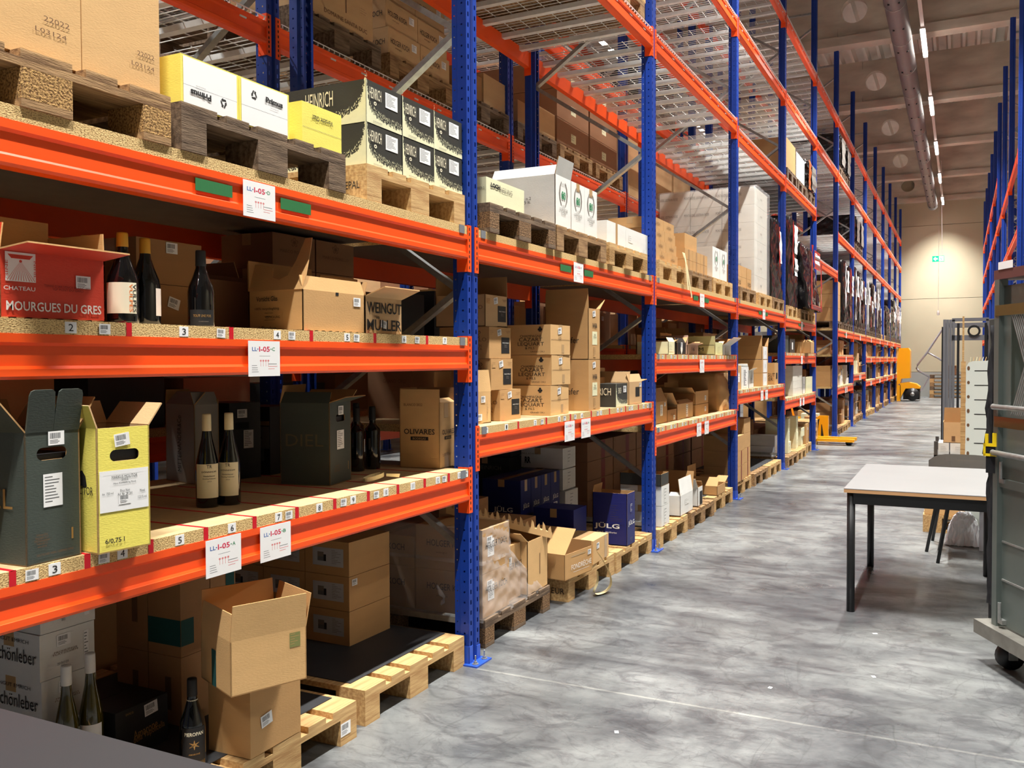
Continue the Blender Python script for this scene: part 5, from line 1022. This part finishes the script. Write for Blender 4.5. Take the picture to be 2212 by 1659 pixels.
# ---------------------------------------------------------------- second left rack goods
z2 = 3.15+.153
for i, (y, wd) in enumerate(((3.96, 2), (4.86, 1), (5.76, 2), (6.72, 2), (7.60, 1), (8.5, 1))):
    pallet('pallet on the mesh deck of the second left rack, %s from the near upright' % NTH[i], y, z2, -1.2, 0, wd)
carton('kraft carton with serif print and a small tower on the second left rack', -1.22, 3.98, z2+.146, .72, .5, .32, 0, 'tan', None, [('t', 'F', .62, .16, 'DOMAINE SANTA DUC', .42, .026, INKB), ('rect', 'F', .62, .55, .012, .15, INKB, 'tower_print'), ('lab', 'F', .3, .5, .1, .05, ('faint_tan_print', 3, 3, [K['tan'], INKB])), ('lab', 'F', .88, .5, .1, .05, ('faint_tan_print', 3, 3, [K['tan'], INKB]))], tape=False)
HK2 = [('t', 'F', .35, .55, 'HOLGER KOCH', .22, .035, INK), ('t', 'F', .3, .35, 'weingut', .08, .014, INKB), ('lab', 'F', .80, .7, .06, .05)]
for i in range(4):
    for j in range(2): carton('printed kraft carton high on the second left rack, %s layer, %s column' % (NTH[i], ('near', 'far')[j]), -1.24-.02*i, 4.90+.39*j, z2+.146+.185*i, .385, .5, .183, 0, 'tan', None, HK2+[('t', 'S', .7, .5, 'HOLGER KOCH', .25, .035, INK)], group='printed kraft cartons on the second rack', tape=False)
for i, y in enumerate((5.80, 6.20, 6.80, 7.20)): carton('kraft carton on the second left rack past the first uprights, %s from the near side' % NTH[i], -1.24, y, z2+.146, .37, .6, .20+.05*(i % 2), 0, 'tan' if i % 2 else 'kraftd', None, group='kraft cartons past the first uprights')
for i in range(3):
    for j in range(2): carton('large brown carton high on the second left rack in the third bay, %s layer, %s' % (('lower', 'middle', 'upper')[i], ('near', 'far')[j]), -1.24, 7.62+.82*j, z2+.146+.26*i, .78, 1.0, .255, 0, 'brown', None, [('lab', 'F', .5, .5, .12, .08, ('cream_label_print', 3, 3, [K['cream'], INK]))], group='large brown cartons of the second rack', tape=False)
for kk in (3, 4):
    for i in range(3): carton('large brown carton high on the second left rack, %s of the %s bay' % (NTH[i], NTH[kk]), -1.24, Yk(kk)+.14+.88*i, z2+.01, .80, 1.0, .7, 0, 'tan', None, group='large cartons high on the second rack', tape=False)
wrapped_load('glossy black load high on the second left rack, fourth bay', 10.50, 4.24+.153, .56, .80, 1.1, BWRAP, -1.2, 77, group=None)
# lower levels of the second rack, in the shade behind the front row
for kk in range(0, 8):
    if kk == 5: continue
    for j, z in enumerate((.005, 1.153, 1.623)):
        for i in range(5):
            h = RD.uniform(.28, .40) if j != 1 else RD.uniform(.18, .28); w = RD.uniform(.36, .5)
            m = RD.choice(('brown', 'kraftd', 'kraft', 'grey', 'kraftd', 'black'))
            pr = [('bar', 'F', .4, .75, .06)] if RD.random() < .5 else []
            if j == 0: h = RD.uniform(.5, .8)
            if kk == 0 and i == 0 and j == 1: pr.append(('t', 'F', .5, .5, 'KAUTER\nCORVI', .25, .12, INK, 0, 180))
            carton('%s carton, %s level of second left rack, %s bay, %s from near side' % (CN.get(m, m), ('floor', 'lower', 'middle')[j], NTH[kk], NTH[i]), -1.25-RD.uniform(0, .1), Yk(kk)+.12+.53*i, z, w, .5, h, 0, m, None, pr, group='cartons on lower levels of the second rack', tape=False)
# rack across the left aisle
for kk in (2, 3, 4, 5, 6, 7, 8):
    for i in range(2):
        carton('large brown carton in the rack across the left aisle, %s bay, %s' % (NTH[kk], ('near', 'far')[i]), ROW3-.05, Yk(kk)+.2+1.3*i, 2.12, 1.1, .9, RD.uniform(.6, 1.1), 0, RD.choice(('brown', 'tan', 'kraft')), None, group='large cartons across the left aisle', tape=False)
# ---------------------------------------------------------------- near tabletop, work table, chairs
def table(label, x0, x1, y0, y1, zt, top, edge, legs=True):
    t = thing('work_table', label, 'table', (x0, y0, 0)); w, d = x1-x0, y1-y0
    link('tabletop', MB().box(0, w, 0, d, zt-.004, zt).mesh('tabletop', top), t); link('top_edge', MB().box(.0005, w-.0005, .0005, d-.0005, zt-.024, zt-.004).mesh('top_edge', edge), t)
    b = MB(); b.box(.05, w-.05, .02, .05, zt-.09, zt-.024); b.box(.05, w-.05, d-.05, d-.02, zt-.09, zt-.024); b.box(.02, .05, .05, d-.05, zt-.09, zt-.024); b.box(w-.05, w-.02, .05, d-.05, zt-.09, zt-.024)
    link('apron_frame', b.mesh('apron', BLK), t)
    lm = MB().tube([(0, 0, 0), (0, 0, zt-.024)], .0225, 16).mesh('leg', BLK, True)
    for (a, c) in ((.036, .04), (w-.036, .04), (.036, d-.04), (w-.036, d-.04)): link('leg', lm, t, (a, c, 0))
    return t
table('grey topped work table with plywood edge and round black legs in the aisle', 1.50, 2.30, 5.46, 6.82, .718, TABLE, PLY)
table('dark tabletop cut off at the lower left corner of the view', -.25+.30, 1.72, .45, 1.212, .72, TABLED, TABLED)
def chair(label, x, y, z, rot, top):
    t = thing('stacking_chair', label, 'chair', (x, y, z), rot, 'stacked chairs behind the work table'); b = MB(); n = 12
    for i in range(n):        # curved shell back
        A0, A1 = -1+2*i/n, -1+2*(i+1)/n
        f = lambda a, zz: (.24*a, .20-.06*a*a, zz-.06*a*a*a*a)
        b.quad([f(A0, .54), f(A1, .54), f(A1, .745), f(A0, .745)]); b.quad([(.24*A0, .205-.06*A0*A0, .54), (.24*A1, .205-.06*A1*A1, .54), (.24*A1, .205-.06*A1*A1, .745-.06*A1**4), (.24*A0, .205-.06*A0*A0, .745-.06*A0**4)][::-1])
    link('backrest', b.mesh('backrest', GUN, True), t)
    b = MB()
    for i in range(8):
        y0, y1 = -.2+.05*i, -.15+.05*i; g = lambda yy: .45-.02*math.sin((yy+.2)*6); b.quad([(-.21, y0, g(y0)), (.21, y0, g(y0)), (.21, y1, g(y1)), (-.21, y1, g(y1))]); b.quad([(-.21, y0, g(y0)-.012), (-.21, y1, g(y1)-.012), (.21, y1, g(y1)-.012), (.21, y0, g(y0)-.012)])
    link('seat', b.mesh('seat', GUN, True), t)
    for sx in (-1, 1):
        link('leg', MB().tube([(sx*.24, -.22, 0), (sx*.17, -.17, .43)], .012, 8).mesh('leg', BLK, True), t)
        link('leg', MB().tube([(sx*.24, .26, 0), (sx*.17, .16, .43), (sx*.19, .20, .62)], .012, 8).mesh('leg', BLK, True), t)
GUN = mat('grey_plastic', (112, 108, 102), .25, coat=.5)
chair('nearer grey shell chair behind the work table', 2.20, 7.33, 0, PI, 0); chair('farther grey shell chair behind the work table', 2.13, 7.70, 0, PI-.06, 1)
# ---------------------------------------------------------------- white slotted cabinet
t = thing('slotted_cabinet', 'white slotted cabinet with wavy top filled with brown paper sheets, beyond the table', 'cabinet', (2.134, 8.0, 0)); WL = mat('white_laminate', (220, 226, 218), .45)
pr = [(0, 0), (.50, 0), (.50, 1.60), (.255, 1.60), (.235, 1.59), (.212, 1.55), (.202, 1.49), (.185, 1.455), (.15, 1.445), (.05, 1.442), (.018, 1.43), (0, 1.395)]
link('side_panel', MB().prism(pr, 0, .03, 0, 'y').mesh('side_panel', WL), t)
for i in range(9): link('slot', boxmesh(.06, .23, -.0015, .0, 0, .007, INK), t, (0, 0, 1.362-.115*i))
for i in range(9): link('cam_hole', MB().prism([(.018+.010*math.cos(a*PI/5), 1.385-.113*i+(.018 if i % 3 == 0 else .014)*math.sin(a*PI/5)) for a in range(10)], -.001, 0, 0, 'y').mesh('cam_hole', INKB), t)
link('cabinet_body', MB().box(.02, .50, .03, .14, .02, 1.38).mesh('cabinet_body', WL), t)
for i in range(9): link('paper_sheet', MB().bar((.02+.02*i, .085, 1.38), (.035+.02*i+.002*i, .085, 1.475), .10, .002, 0, (1, 0, 0)).mesh('paper_sheet', K['kraftl'] if i % 2 else K['cream']), t)
t = thing('timber_post', 'light timber stud standing beside the white cabinet', 'timber', (2.098, 8.03, 0)); link('stud', MB().box(0, .034, 0, .05, 0, 1.44).mesh('stud', WOOD[0]), t); link('thin_lath', MB().box(.008, .022, .0, .02, 1.44, 1.80).mesh('lath', WOOD[0]), t)
t = thing('dark_chute', 'dark grey angled steel chute behind the white cabinet', 'chute', (2.30, 8.18, 0)); DG = mat('dark_steel', (78, 76, 74), .45, .3)
link('chute_side', MB().prism([(0, 1.77), (.045, 1.78), (.05, .0), (.03, 0)], 0, .12, 0, 'y').mesh('chute', DG), t); link('chute_back', MB().box(.05, .3, .06, .10, 1.73, 1.84).mesh('chute_back', DG), t)
q = pallet('light pallet with boxes behind the work table', 8.32, 0, 3.02, 0, 0)
for i in range(2): carton('plain light carton on the pallet behind the table legs, %s' % ('left', 'right')[i], 2.09+.28*i, 8.34, .147, .35, .26, .22, 0, 'kraftl', None, tape=False)
for i, (x, w) in enumerate(((2.005, .09), (2.215, .20))):
    carton('small white box with grey text beyond the chairs, %s of two' % ('left', 'right')[i], x, 9.2, .575, .32, w, .11, 0, 'white', None, [('lab', 'S', .5, .5, w*.7, .05, ('grey_text', 5, 5, [K['white'], INKG]))], tape=False)
carton('open tan box on top of the white boxes beyond the chairs', 2.24, 9.2, .686, .32, .285, .19, 0, 'tan', {'F': (0, 0), 'L': (.0, 0), 'R': (.12, 0), 'B': (.0, 0)}, [('rect', 'S', .3, .2, .03, .05, INKB, 'stain_print')])
t = thing('steel_trolley', 'small dark steel trolley carrying the white boxes', 'trolley', (1.88, 9.15, 0)); b = MB(); b.box(0, .45, 0, .6, .545, .574); b.box(0, .45, 0, .6, .2, .23)
for x in (0, .42):
    for y in (0, .57): b.box(x, x+.03, y, y+.03, .03, .70)
link('frame', b.mesh('trolley', DG), t)
t = thing('crumpled_sheet', 'crumpled white plastic sheet heaped on the floor behind the chairs', 'sheet', (2.13, 8.10, 0)); b = MB(); rd = random.Random(2); n = 26
for j in range(n+1):
    for i in range(n+1):
        u, v = i/n-.5, j/n-.5; r = max(abs(u), abs(v))*2; b.v.append((.26*u+rd.uniform(-.010, .010), .2*v+rd.uniform(-.008, .008)-.22, max(.004, .25*(1-r**3))+rd.uniform(-.018, .018)*(1-r*.8)))
for j in range(n):
    for i in range(n): b.f.append((j*(n+1)+i, j*(n+1)+i+1, (j+1)*(n+1)+i+1, (j+1)*(n+1)+i)); b.m.append(0)
link('sheet', b.mesh('crumple', mat('white_film', (238, 240, 244), .35)), t)
t = thing('white_board', 'plain pale grey board standing right of the crumpled sheet', 'board', (2.232, 7.66, 0)); link('panel', MB().box(0, .10, 0, .02, 0, .38).mesh('panel', mat('pale_grey_board', (196, 196, 204), .5)), t)
# ---------------------------------------------------------------- reach truck mast
t = thing('reach_truck', 'grey reach truck mast standing in the aisle beyond the white cabinet', 'forklift', (1.85, 15.2, 0)); MG = mat('mast_grey', (112, 113, 118), .45, .2, var=.05, scale=5)
for i in range(4):
    for s in (0, 1): link('mast_rail', boxmesh(0, .038, 0, .09, .02, 2.06, MG), t, ((.041*i if not s else .73-.045-.035*i), .02*i, 0))
link('mast_top', MB().box(.12, .62, .06, .12, 2.03, 2.08).mesh('mast_top', MG), t); link('cross_member', MB().box(.12, .62, .06, .10, 1.74, 1.82).mesh('cross_member', MG), t); link('cross_member', MB().box(.12, .62, .06, .10, .55, .66).mesh('cross_member', MG), t)
for x in (.19, .56): link('lift_chain', MB().box(x, x+.035, .02, .05, .1, 2.0).mesh('chain', BLK), t)
b = MB(); b.box(-.02, 0, .0, .09, .02, 1.95); link('cable_guard', b.mesh('guard', BLK), t)
link('chassis', MB().box(-.02, .80, .15, 1.6, .10, .60).mesh('chassis', MG), t); link('cab_guard', MB().box(.0, .05, .9, .95, .60, 1.98).box(.70, .75, .9, .95, .60, 1.98).box(0, .75, .7, 1.6, 1.98, 2.03).mesh('cab_guard', MG), t)
for x in (.08, .6): link('wheel', MB().tube([(x, .3, .13), (x+.1, .3, .13)], .13, 16).mesh('wheel', BLK, True), t)
b = MB(); b.lathe([(.06, 0), (.09, 0), (.09, .03), (.06, .03), (.06, 0)], 16, c=(0, 0)); link('sheave', b.mesh('sheave', BLK), t, (.42, .08, 1.88)).rotation_euler = (PI/2, 0, 0)
link('seat_carton', MB().box(.25, .55, .7, 1.0, .78, 1.25).mesh('seat_carton', K['kraft']), t)
# pallets, frame and yellow trucks at the far end
for i in range(6): pallet('stacked empty pallet before the back wall, %s from the floor' % NTH[i], 37.2, .145*i, 2.25, 0, (1, 0, 2)[i % 3], group='empty pallets before the back wall')
carton('open brown box on the stack of empty pallets', 1.95, 37.3, .872, .5, .5, .25, 0, 'brown', {'F': (.1, 60), 'L': (.1, 30), 'B': (.1, 0), 'R': (.1, 0)})
t = thing('tubular_frame', 'bent grey tubular handle frame leaning beyond the reach truck', 'handrail', (0, 0, 0)); TUB = mat('bright_tube', (176, 178, 186), .3, .6)
TY = 36.6; f = lambda *ps: [atY(px, py, TY) for px, py in ps]
link('tube', MB().tube(f((2040, 705), (2034, 714), (2003, 761), (1982, 788), (1980, 795), (1984, 801), (2008, 814)), .035, 8).mesh('tube', TUB, True), t); link('tube', MB().tube(f((2003, 761), (2020, 770), (2040, 782)), .033, 8).mesh('tube', TUB, True), t)
link('floor_stand', MB().tube(f((2008, 814), (1996, 836), (1979, 856)), .03, 6).mesh('stand', TUB), t)
t = thing('order_picker_truck', 'yellow order picker truck at the far end of the aisle', 'forklift', (.10, 34.0, 0)); YEL = mat('yellow_paint', (240, 164, 8), .35, coat=.3)
b = MB(); b.prism([(0, .55), (.10, .60), (.14, .78), (.42, .80), (.42, 1.75), (.36, 1.85), (.05, 1.84), (.0, 1.2)], 0, .9, 0, 'y'); link('cab_shell', b.mesh('cab', YEL), t)
b = MB(); b.prism([(.1, .62), (.35, .66), (.62, .60), (.74, .50), (.74, .44), (.28, .44), (.16, .2), (.1, .05)], .0, .8, 0, 'y'); link('wheel_cover', b.mesh('cover', YEL), t)
link('wheel', MB().tube([(.50, -.03, .24), (.50, .12, .24)], .22, 20).mesh('wheel', BLK, True), t); link('hub', MB().tube([(.50, -.04, .24), (.50, -.028, .24)], .07, 14).mesh('hub', GALV, True), t)
link('leg_guard', MB().box(0, .12, 0, .4, 0, .56).mesh('leg_guard', YEL), t); link('chassis', MB().box(.2, .72, .12, .8, .06, .5).mesh('chassis', BLK), t); link('cab_interior', MB().box(.14, .3, -.01, .0, 1.0, 1.6).mesh('cab_interior', BLK) if 0 else MB().box(.0, .02, -.005, 0, .6, 1.8).mesh('edge_strip', YEL), t)
t = thing('pallet_truck', 'yellow hand pallet truck with black hazard stripes in the sixth bay gap', 'pallet truck', (-.45, 16.05, 0))
link('fork', MB().box(0, .95, .0, .17, .06, .11).mesh('fork', YEL), t); link('fork', MB().box(0, .95, .36, .53, .06, .11).mesh('fork', YEL), t); link('pump_head', MB().box(-.15, .02, .1, .43, .05, .45).mesh('pump', YEL), t)
link('handle', MB().tube([(-.07, .26, .45), (-.25, .26, 1.15)], .018, 8).mesh('handle', YEL, True), t); link('handle_grip', MB().tube([(-.25, .14, 1.15), (-.25, .38, 1.15)], .016, 8).mesh('grip', BLK, True), t)
for x in (.05, .85): link('wheel', MB().tube([(x, .06, .045), (x, .47, .045)], .045, 12).mesh('wheel', BLK, True), t)
t = thing('hazard_guard', 'yellow upright guard plate with black diagonal stripes in the sixth bay gap', 'guard', (-.02, 16.9, 0)); link('plate', MB().prism([(-.33, 0), (0, 0), (0, .45), (-.16, .45), (-.33, .28)], 0, .06, 0, 'y').mesh('plate', YEL), t)
b = MB()
for i in range(2): b.prism([(-.26+.13*i, .02+.0*i), (-.20+.13*i, .02), (-.05+.04*i-.1+.0, .40-.1*i), (-.22+.10*i, .34-.05*i)], -.003, 0, 0, 'y')
link('stripe', b.mesh('stripe', BLK), t)
for i in range(3): pallet('yellowish pallet stacked in the sixth bay gap, %s from the floor' % NTH[i], 15.35, .145*i, -.10, 0, 0, group='pallets in the sixth bay gap')
for i in range(3): carton('kraft carton on the floor of the sixth bay gap, %s' % ('near', 'middle', 'far')[i], -.15-.1*i, 17.0+.27*i, .0, .25, .3, .42+.04*i, 0, ('kraftd', 'cream', 'kraft')[i], None)
# ---------------------------------------------------------------- roll cage at the right edge
t = thing('roll_container', 'grey galvanised roll container with sheet side walls at the right edge', 'roll container', (2.225, 4.86, 0), math.radians(-63.4)); CG = mat('cage_grey', (120, 130, 126), .42, .55, var=.12, scale=4)
# local x runs along the visible side towards the camera right; local y to the rear right
L_, D_ = .95, .75
link('base_frame', MB().box(-.04, L_+.04, -.05, D_, .135, .20).mesh('base', mat('base_galvanised', (150, 148, 140), .45, .6, var=.25, scale=12)), t)
link('side_sheet', MB().box(.09, L_, .012, .016, .21, 1.16).mesh('sheet', CG), t)
b = MB(); b.box(.09, L_, .012, .016, 1.16, 1.20); b.box(.09, .15, .012, .016, 1.2, 1.80); b.box(.09, L_, .012, .016, 1.66, 1.80)
link('side_sheet_upper', b.mesh('sheet', CG), t)
b = MB()
for i in range(75):
    for sgn in (-1, 1):
        a = .10+.85*i/70*1.3-.2; z0, z1 = 1.2, 1.66; x0, x1 = a, a+sgn*.22
        n = 1
        if min(x0, x1) < .14 or max(x0, x1) > L_: continue
        b.bar((x0, .014, z0), (x1, .014, z1), .004, .004, 0, (0, 1, 0))
g = link('perforated_mesh', b.mesh('expanded_mesh', GALV), t); g['kind'] = 'stuff'
link('corner_post', MB().box(.05, .09, -.012, .03, .2, 1.83).mesh('corner_post', CG), t); link('corner_post', MB().box(L_-.02, L_+.03, -.012, .03, .2, 1.83).mesh('corner_post', CG), t); link('corner_post', MB().box(.05, .09, D_-.03, D_, .2, 1.83).mesh('corner_post', CG), t)
link('rear_sheet', MB().box(.06, .064, .03, D_-.03, .21, 1.80).mesh('rear_sheet', CG), t)
for z in (1.02, 1.235): link('cross_rod', MB().tube([(.05, -.012, z), (.08, -.03, z), (L_, -.03, z-.0)], .013, 10).mesh('rod', GALV, True), t)
for x, z0, z1 in ((.12, .9, .98), (.34, .55, .6), (.12, .24, .32)): link('latch', MB().tube([(x, -.012, z0), (x, -.012, z1)], .008, 8).box(x-.02, x+.02, -.01, .012, z0-.02, z0).mesh('latch', GALV), t)
link('stiffening_rib', MB().box(.06, L_, -.003, .012, .86, .90).mesh('rib', CG), t)
for z in (.42, .60): link('stiffening_rib', MB().box(.10, L_, .006, .012, z, z+.008).mesh('rib', GALV), t)
for z in (1.14, 1.66): link('brown_tape', MB().box(.06, L_, -.014, -.012, z, z+.05).mesh('brown_tape', mat('brown_parcel_tape', (92, 76, 44), .3, coat=.4)), t)
link('top_frame', MB().box(.04, L_, -.01, D_, 1.83, 1.875).mesh('top_frame', mat('maroon_frame', (96, 58, 56), .5)), t); link('paper_note', MB().box(.08, .2, -.012, -.01, 1.875, 1.91).mesh('note', PAPER), t)
for x, y in ((.10, .05), (L_-.08, .05), (.10, D_-.1)):
    c = link('castor', MB().tube([(-.02, 0, .062), (.02, 0, .062)], .062, 18).mesh('wheel', BLK, True), t, (x, y, 0)); link('fork_bracket', MB().box(-.035, .035, -.03, .03, .118, .135).box(-.035, -.025, -.02, .02, .05, .125).box(.025, .035, -.02, .02, .05, .125).mesh('bracket', GALV), c)
t = thing('black_jacket', 'black jacket hanging with a strap on the left edge of the roll container', 'jacket', (2.245, 4.86, 0), math.radians(-63.4)); FAB = mat('black_fabric', (20, 21, 26), .85, bump=.4, bscale=12)
film('jacket_body', [(-.06, -.02), (.0, -.02), (.0, .05), (-.06, .05)], [(-.02, -.01), (.02, -.01), (.02, .04), (-.02, .04)], 1.0, 1.62, FAB, t, .006, 3, 8, 14)
film('jacket_sleeve', [(-.035, -.01), (.01, -.01), (.01, .03), (-.035, .03)], [(-.045, -.01), (.0, -.01), (.0, .03), (-.045, .03)], .28, 1.02, FAB, t, .005, 7, 6, 14)
t = thing('buckle_strap', 'black strap with a yellow plastic buckle on the roll container edge', 'strap', (2.232, 4.80, 1.06), math.radians(-15)); YP = mat('yellow_plastic', (236, 204, 20), .35)
b = MB(); b.box(-.035, .03, -.012, 0, -.06, -.048); b.box(-.035, -.025, -.012, 0, -.06, 0); b.box(-.035, .03, -.012, 0, -.014, 0); b.box(-.028, -.014, -.012, 0, 0, .045); b.box(.004, .022, -.012, 0, 0, .05)
link('buckle', b.mesh('buckle', YP), t); link('webbing', MB().box(-.025, .03, -.006, 0, -.048, -.014).box(-.025, .03, -.004, .002, -.14, -.06).mesh('webbing', FAB), t)
# small litter on the floor
rd = random.Random(12)
for i, (x, y) in enumerate(((1.35, 4.05), (1.75, 4.4), (.9, 3.3), (1.7, 5.1))):
    o = tag(link('paper_scrap', MB().box(-.011, .012, -.008, .008, .0005, .002, 0, Matrix.Rotation(rd.uniform(0, 3), 4, 'Z')).mesh('scrap', PAPER), None, (x, y, 0)), 'small white scrap on the concrete floor, %s' % ('left of the table leg', 'below the table shadow', 'in the left foreground', 'under the table')[i], 'scrap')

# ---------------------------------------------------------------- cartons beyond the 290 that show largest become one stock object
KIDS = {}
for o in COL.objects:
    if o.parent: KIDS.setdefault(o.parent, []).append(o)
roots = [o for o in COL.objects if o.type == 'EMPTY' and o.name.startswith('cardboard_box')]
sc = []
def pj(p):
    v = p-CP; z = v.dot(_F); return None if z < .1 else (1106+CF*v.dot(R2)/z, 829.5-CF*v.dot(U2)/z)
from mathutils.bvhtree import BVHTree
bpy.context.view_layer.update(); V_, F_, own = [], [], []
def rootof(o):
    while o.parent: o = o.parent
    return o
for o in COL.objects:                       # rough occluders: the boxes round the solid parts
    if o.type != 'MESH' or o.name.split('.')[0] not in ('body', 'board', 'beam_profile', 'post', 'block', 'film', 'tabletop', 'girder', 'floor', 'side_panel', 'side_sheet', 'wrapper', 'mast_rail'): continue
    r = rootof(o)
    if o.name.startswith('film') and 'clear' in str(r.get('label')) or 'white stretch' in str(r.get('label')): continue
    W_ = o.matrix_world; b0 = len(V_); V_ += [W_ @ Vector(q) for q in o.bound_box]
    for f in ((0, 1, 2, 3), (4, 5, 6, 7), (0, 1, 5, 4), (1, 2, 6, 5), (2, 3, 7, 6), (3, 0, 4, 7)): F_.append(tuple(b0+i for i in f)); own.append(r)
tree = BVHTree.FromPolygons(V_, F_)
for r in roots:
    body = [c for c in KIDS[r] if c.name.startswith('body')][0]; bb = [body.matrix_world @ Vector(q) for q in body.bound_box]
    pp = [pj(q) for q in bb]
    if any(q is None for q in pp): sc.append((0, r)); continue
    x0, x1 = max(0, min(q[0] for q in pp)), min(2212, max(q[0] for q in pp)); y0, y1 = max(0, min(q[1] for q in pp)), min(1659, max(q[1] for q in pp))
    if x1 <= x0 or y1 <= y0: sc.append((0, r)); continue
    hit = 0; n = 10
    for i in range(n):
        for j in range(n):
            px, py = x0+(x1-x0)*(i+.5)/n, y0+(y1-y0)*(j+.5)/n
            loc, nr, idx, ds = tree.ray_cast(CP, _F+R2*(px-1106)/CF-U2*(py-829.5)/CF)
            hit += idx is not None and own[idx] == r
    sc.append(((x1-x0)*(y1-y0)*hit/(n*n), r))
sc.sort(key=lambda q: -q[0]); rest = sc[290:]
vs, fs, mi, mats, kill = [], [], [], [], []
for s_, r in rest:
    for c in KIDS[r]+[g for c in KIDS[r] for g in KIDS.get(c, ())]:
        if c.type != 'MESH': continue
        kill.append(c)
        if c.name.startswith('lettering') or s_ <= 0 and not (c.name.startswith('body') or c.name.startswith('flap')): continue
        me = c.data; W_ = c.matrix_world; b0 = len(vs); vs += [tuple(W_ @ v.co) for v in me.vertices]
        mp = []
        for m in me.materials:
            if m not in mats: mats.append(m)
            mp.append(mats.index(m))
        for p in me.polygons: fs.append(tuple(b0+v for v in p.vertices)); mi.append(mp[p.material_index])
    kill.append(r)
bpy.data.batch_remove(list(dict.fromkeys(kill)))
me = bpy.data.meshes.new('carton_stock'); me.from_pydata(vs, [], fs)
for m in mats: me.materials.append(m)
me.polygons.foreach_set('material_index', mi); me.update()
o = tag(link('carton_stock', me), 'remaining small and shaded brown, white and black cartons filling the farther rack shelves', 'cartons'); o['kind'] = 'stuff'
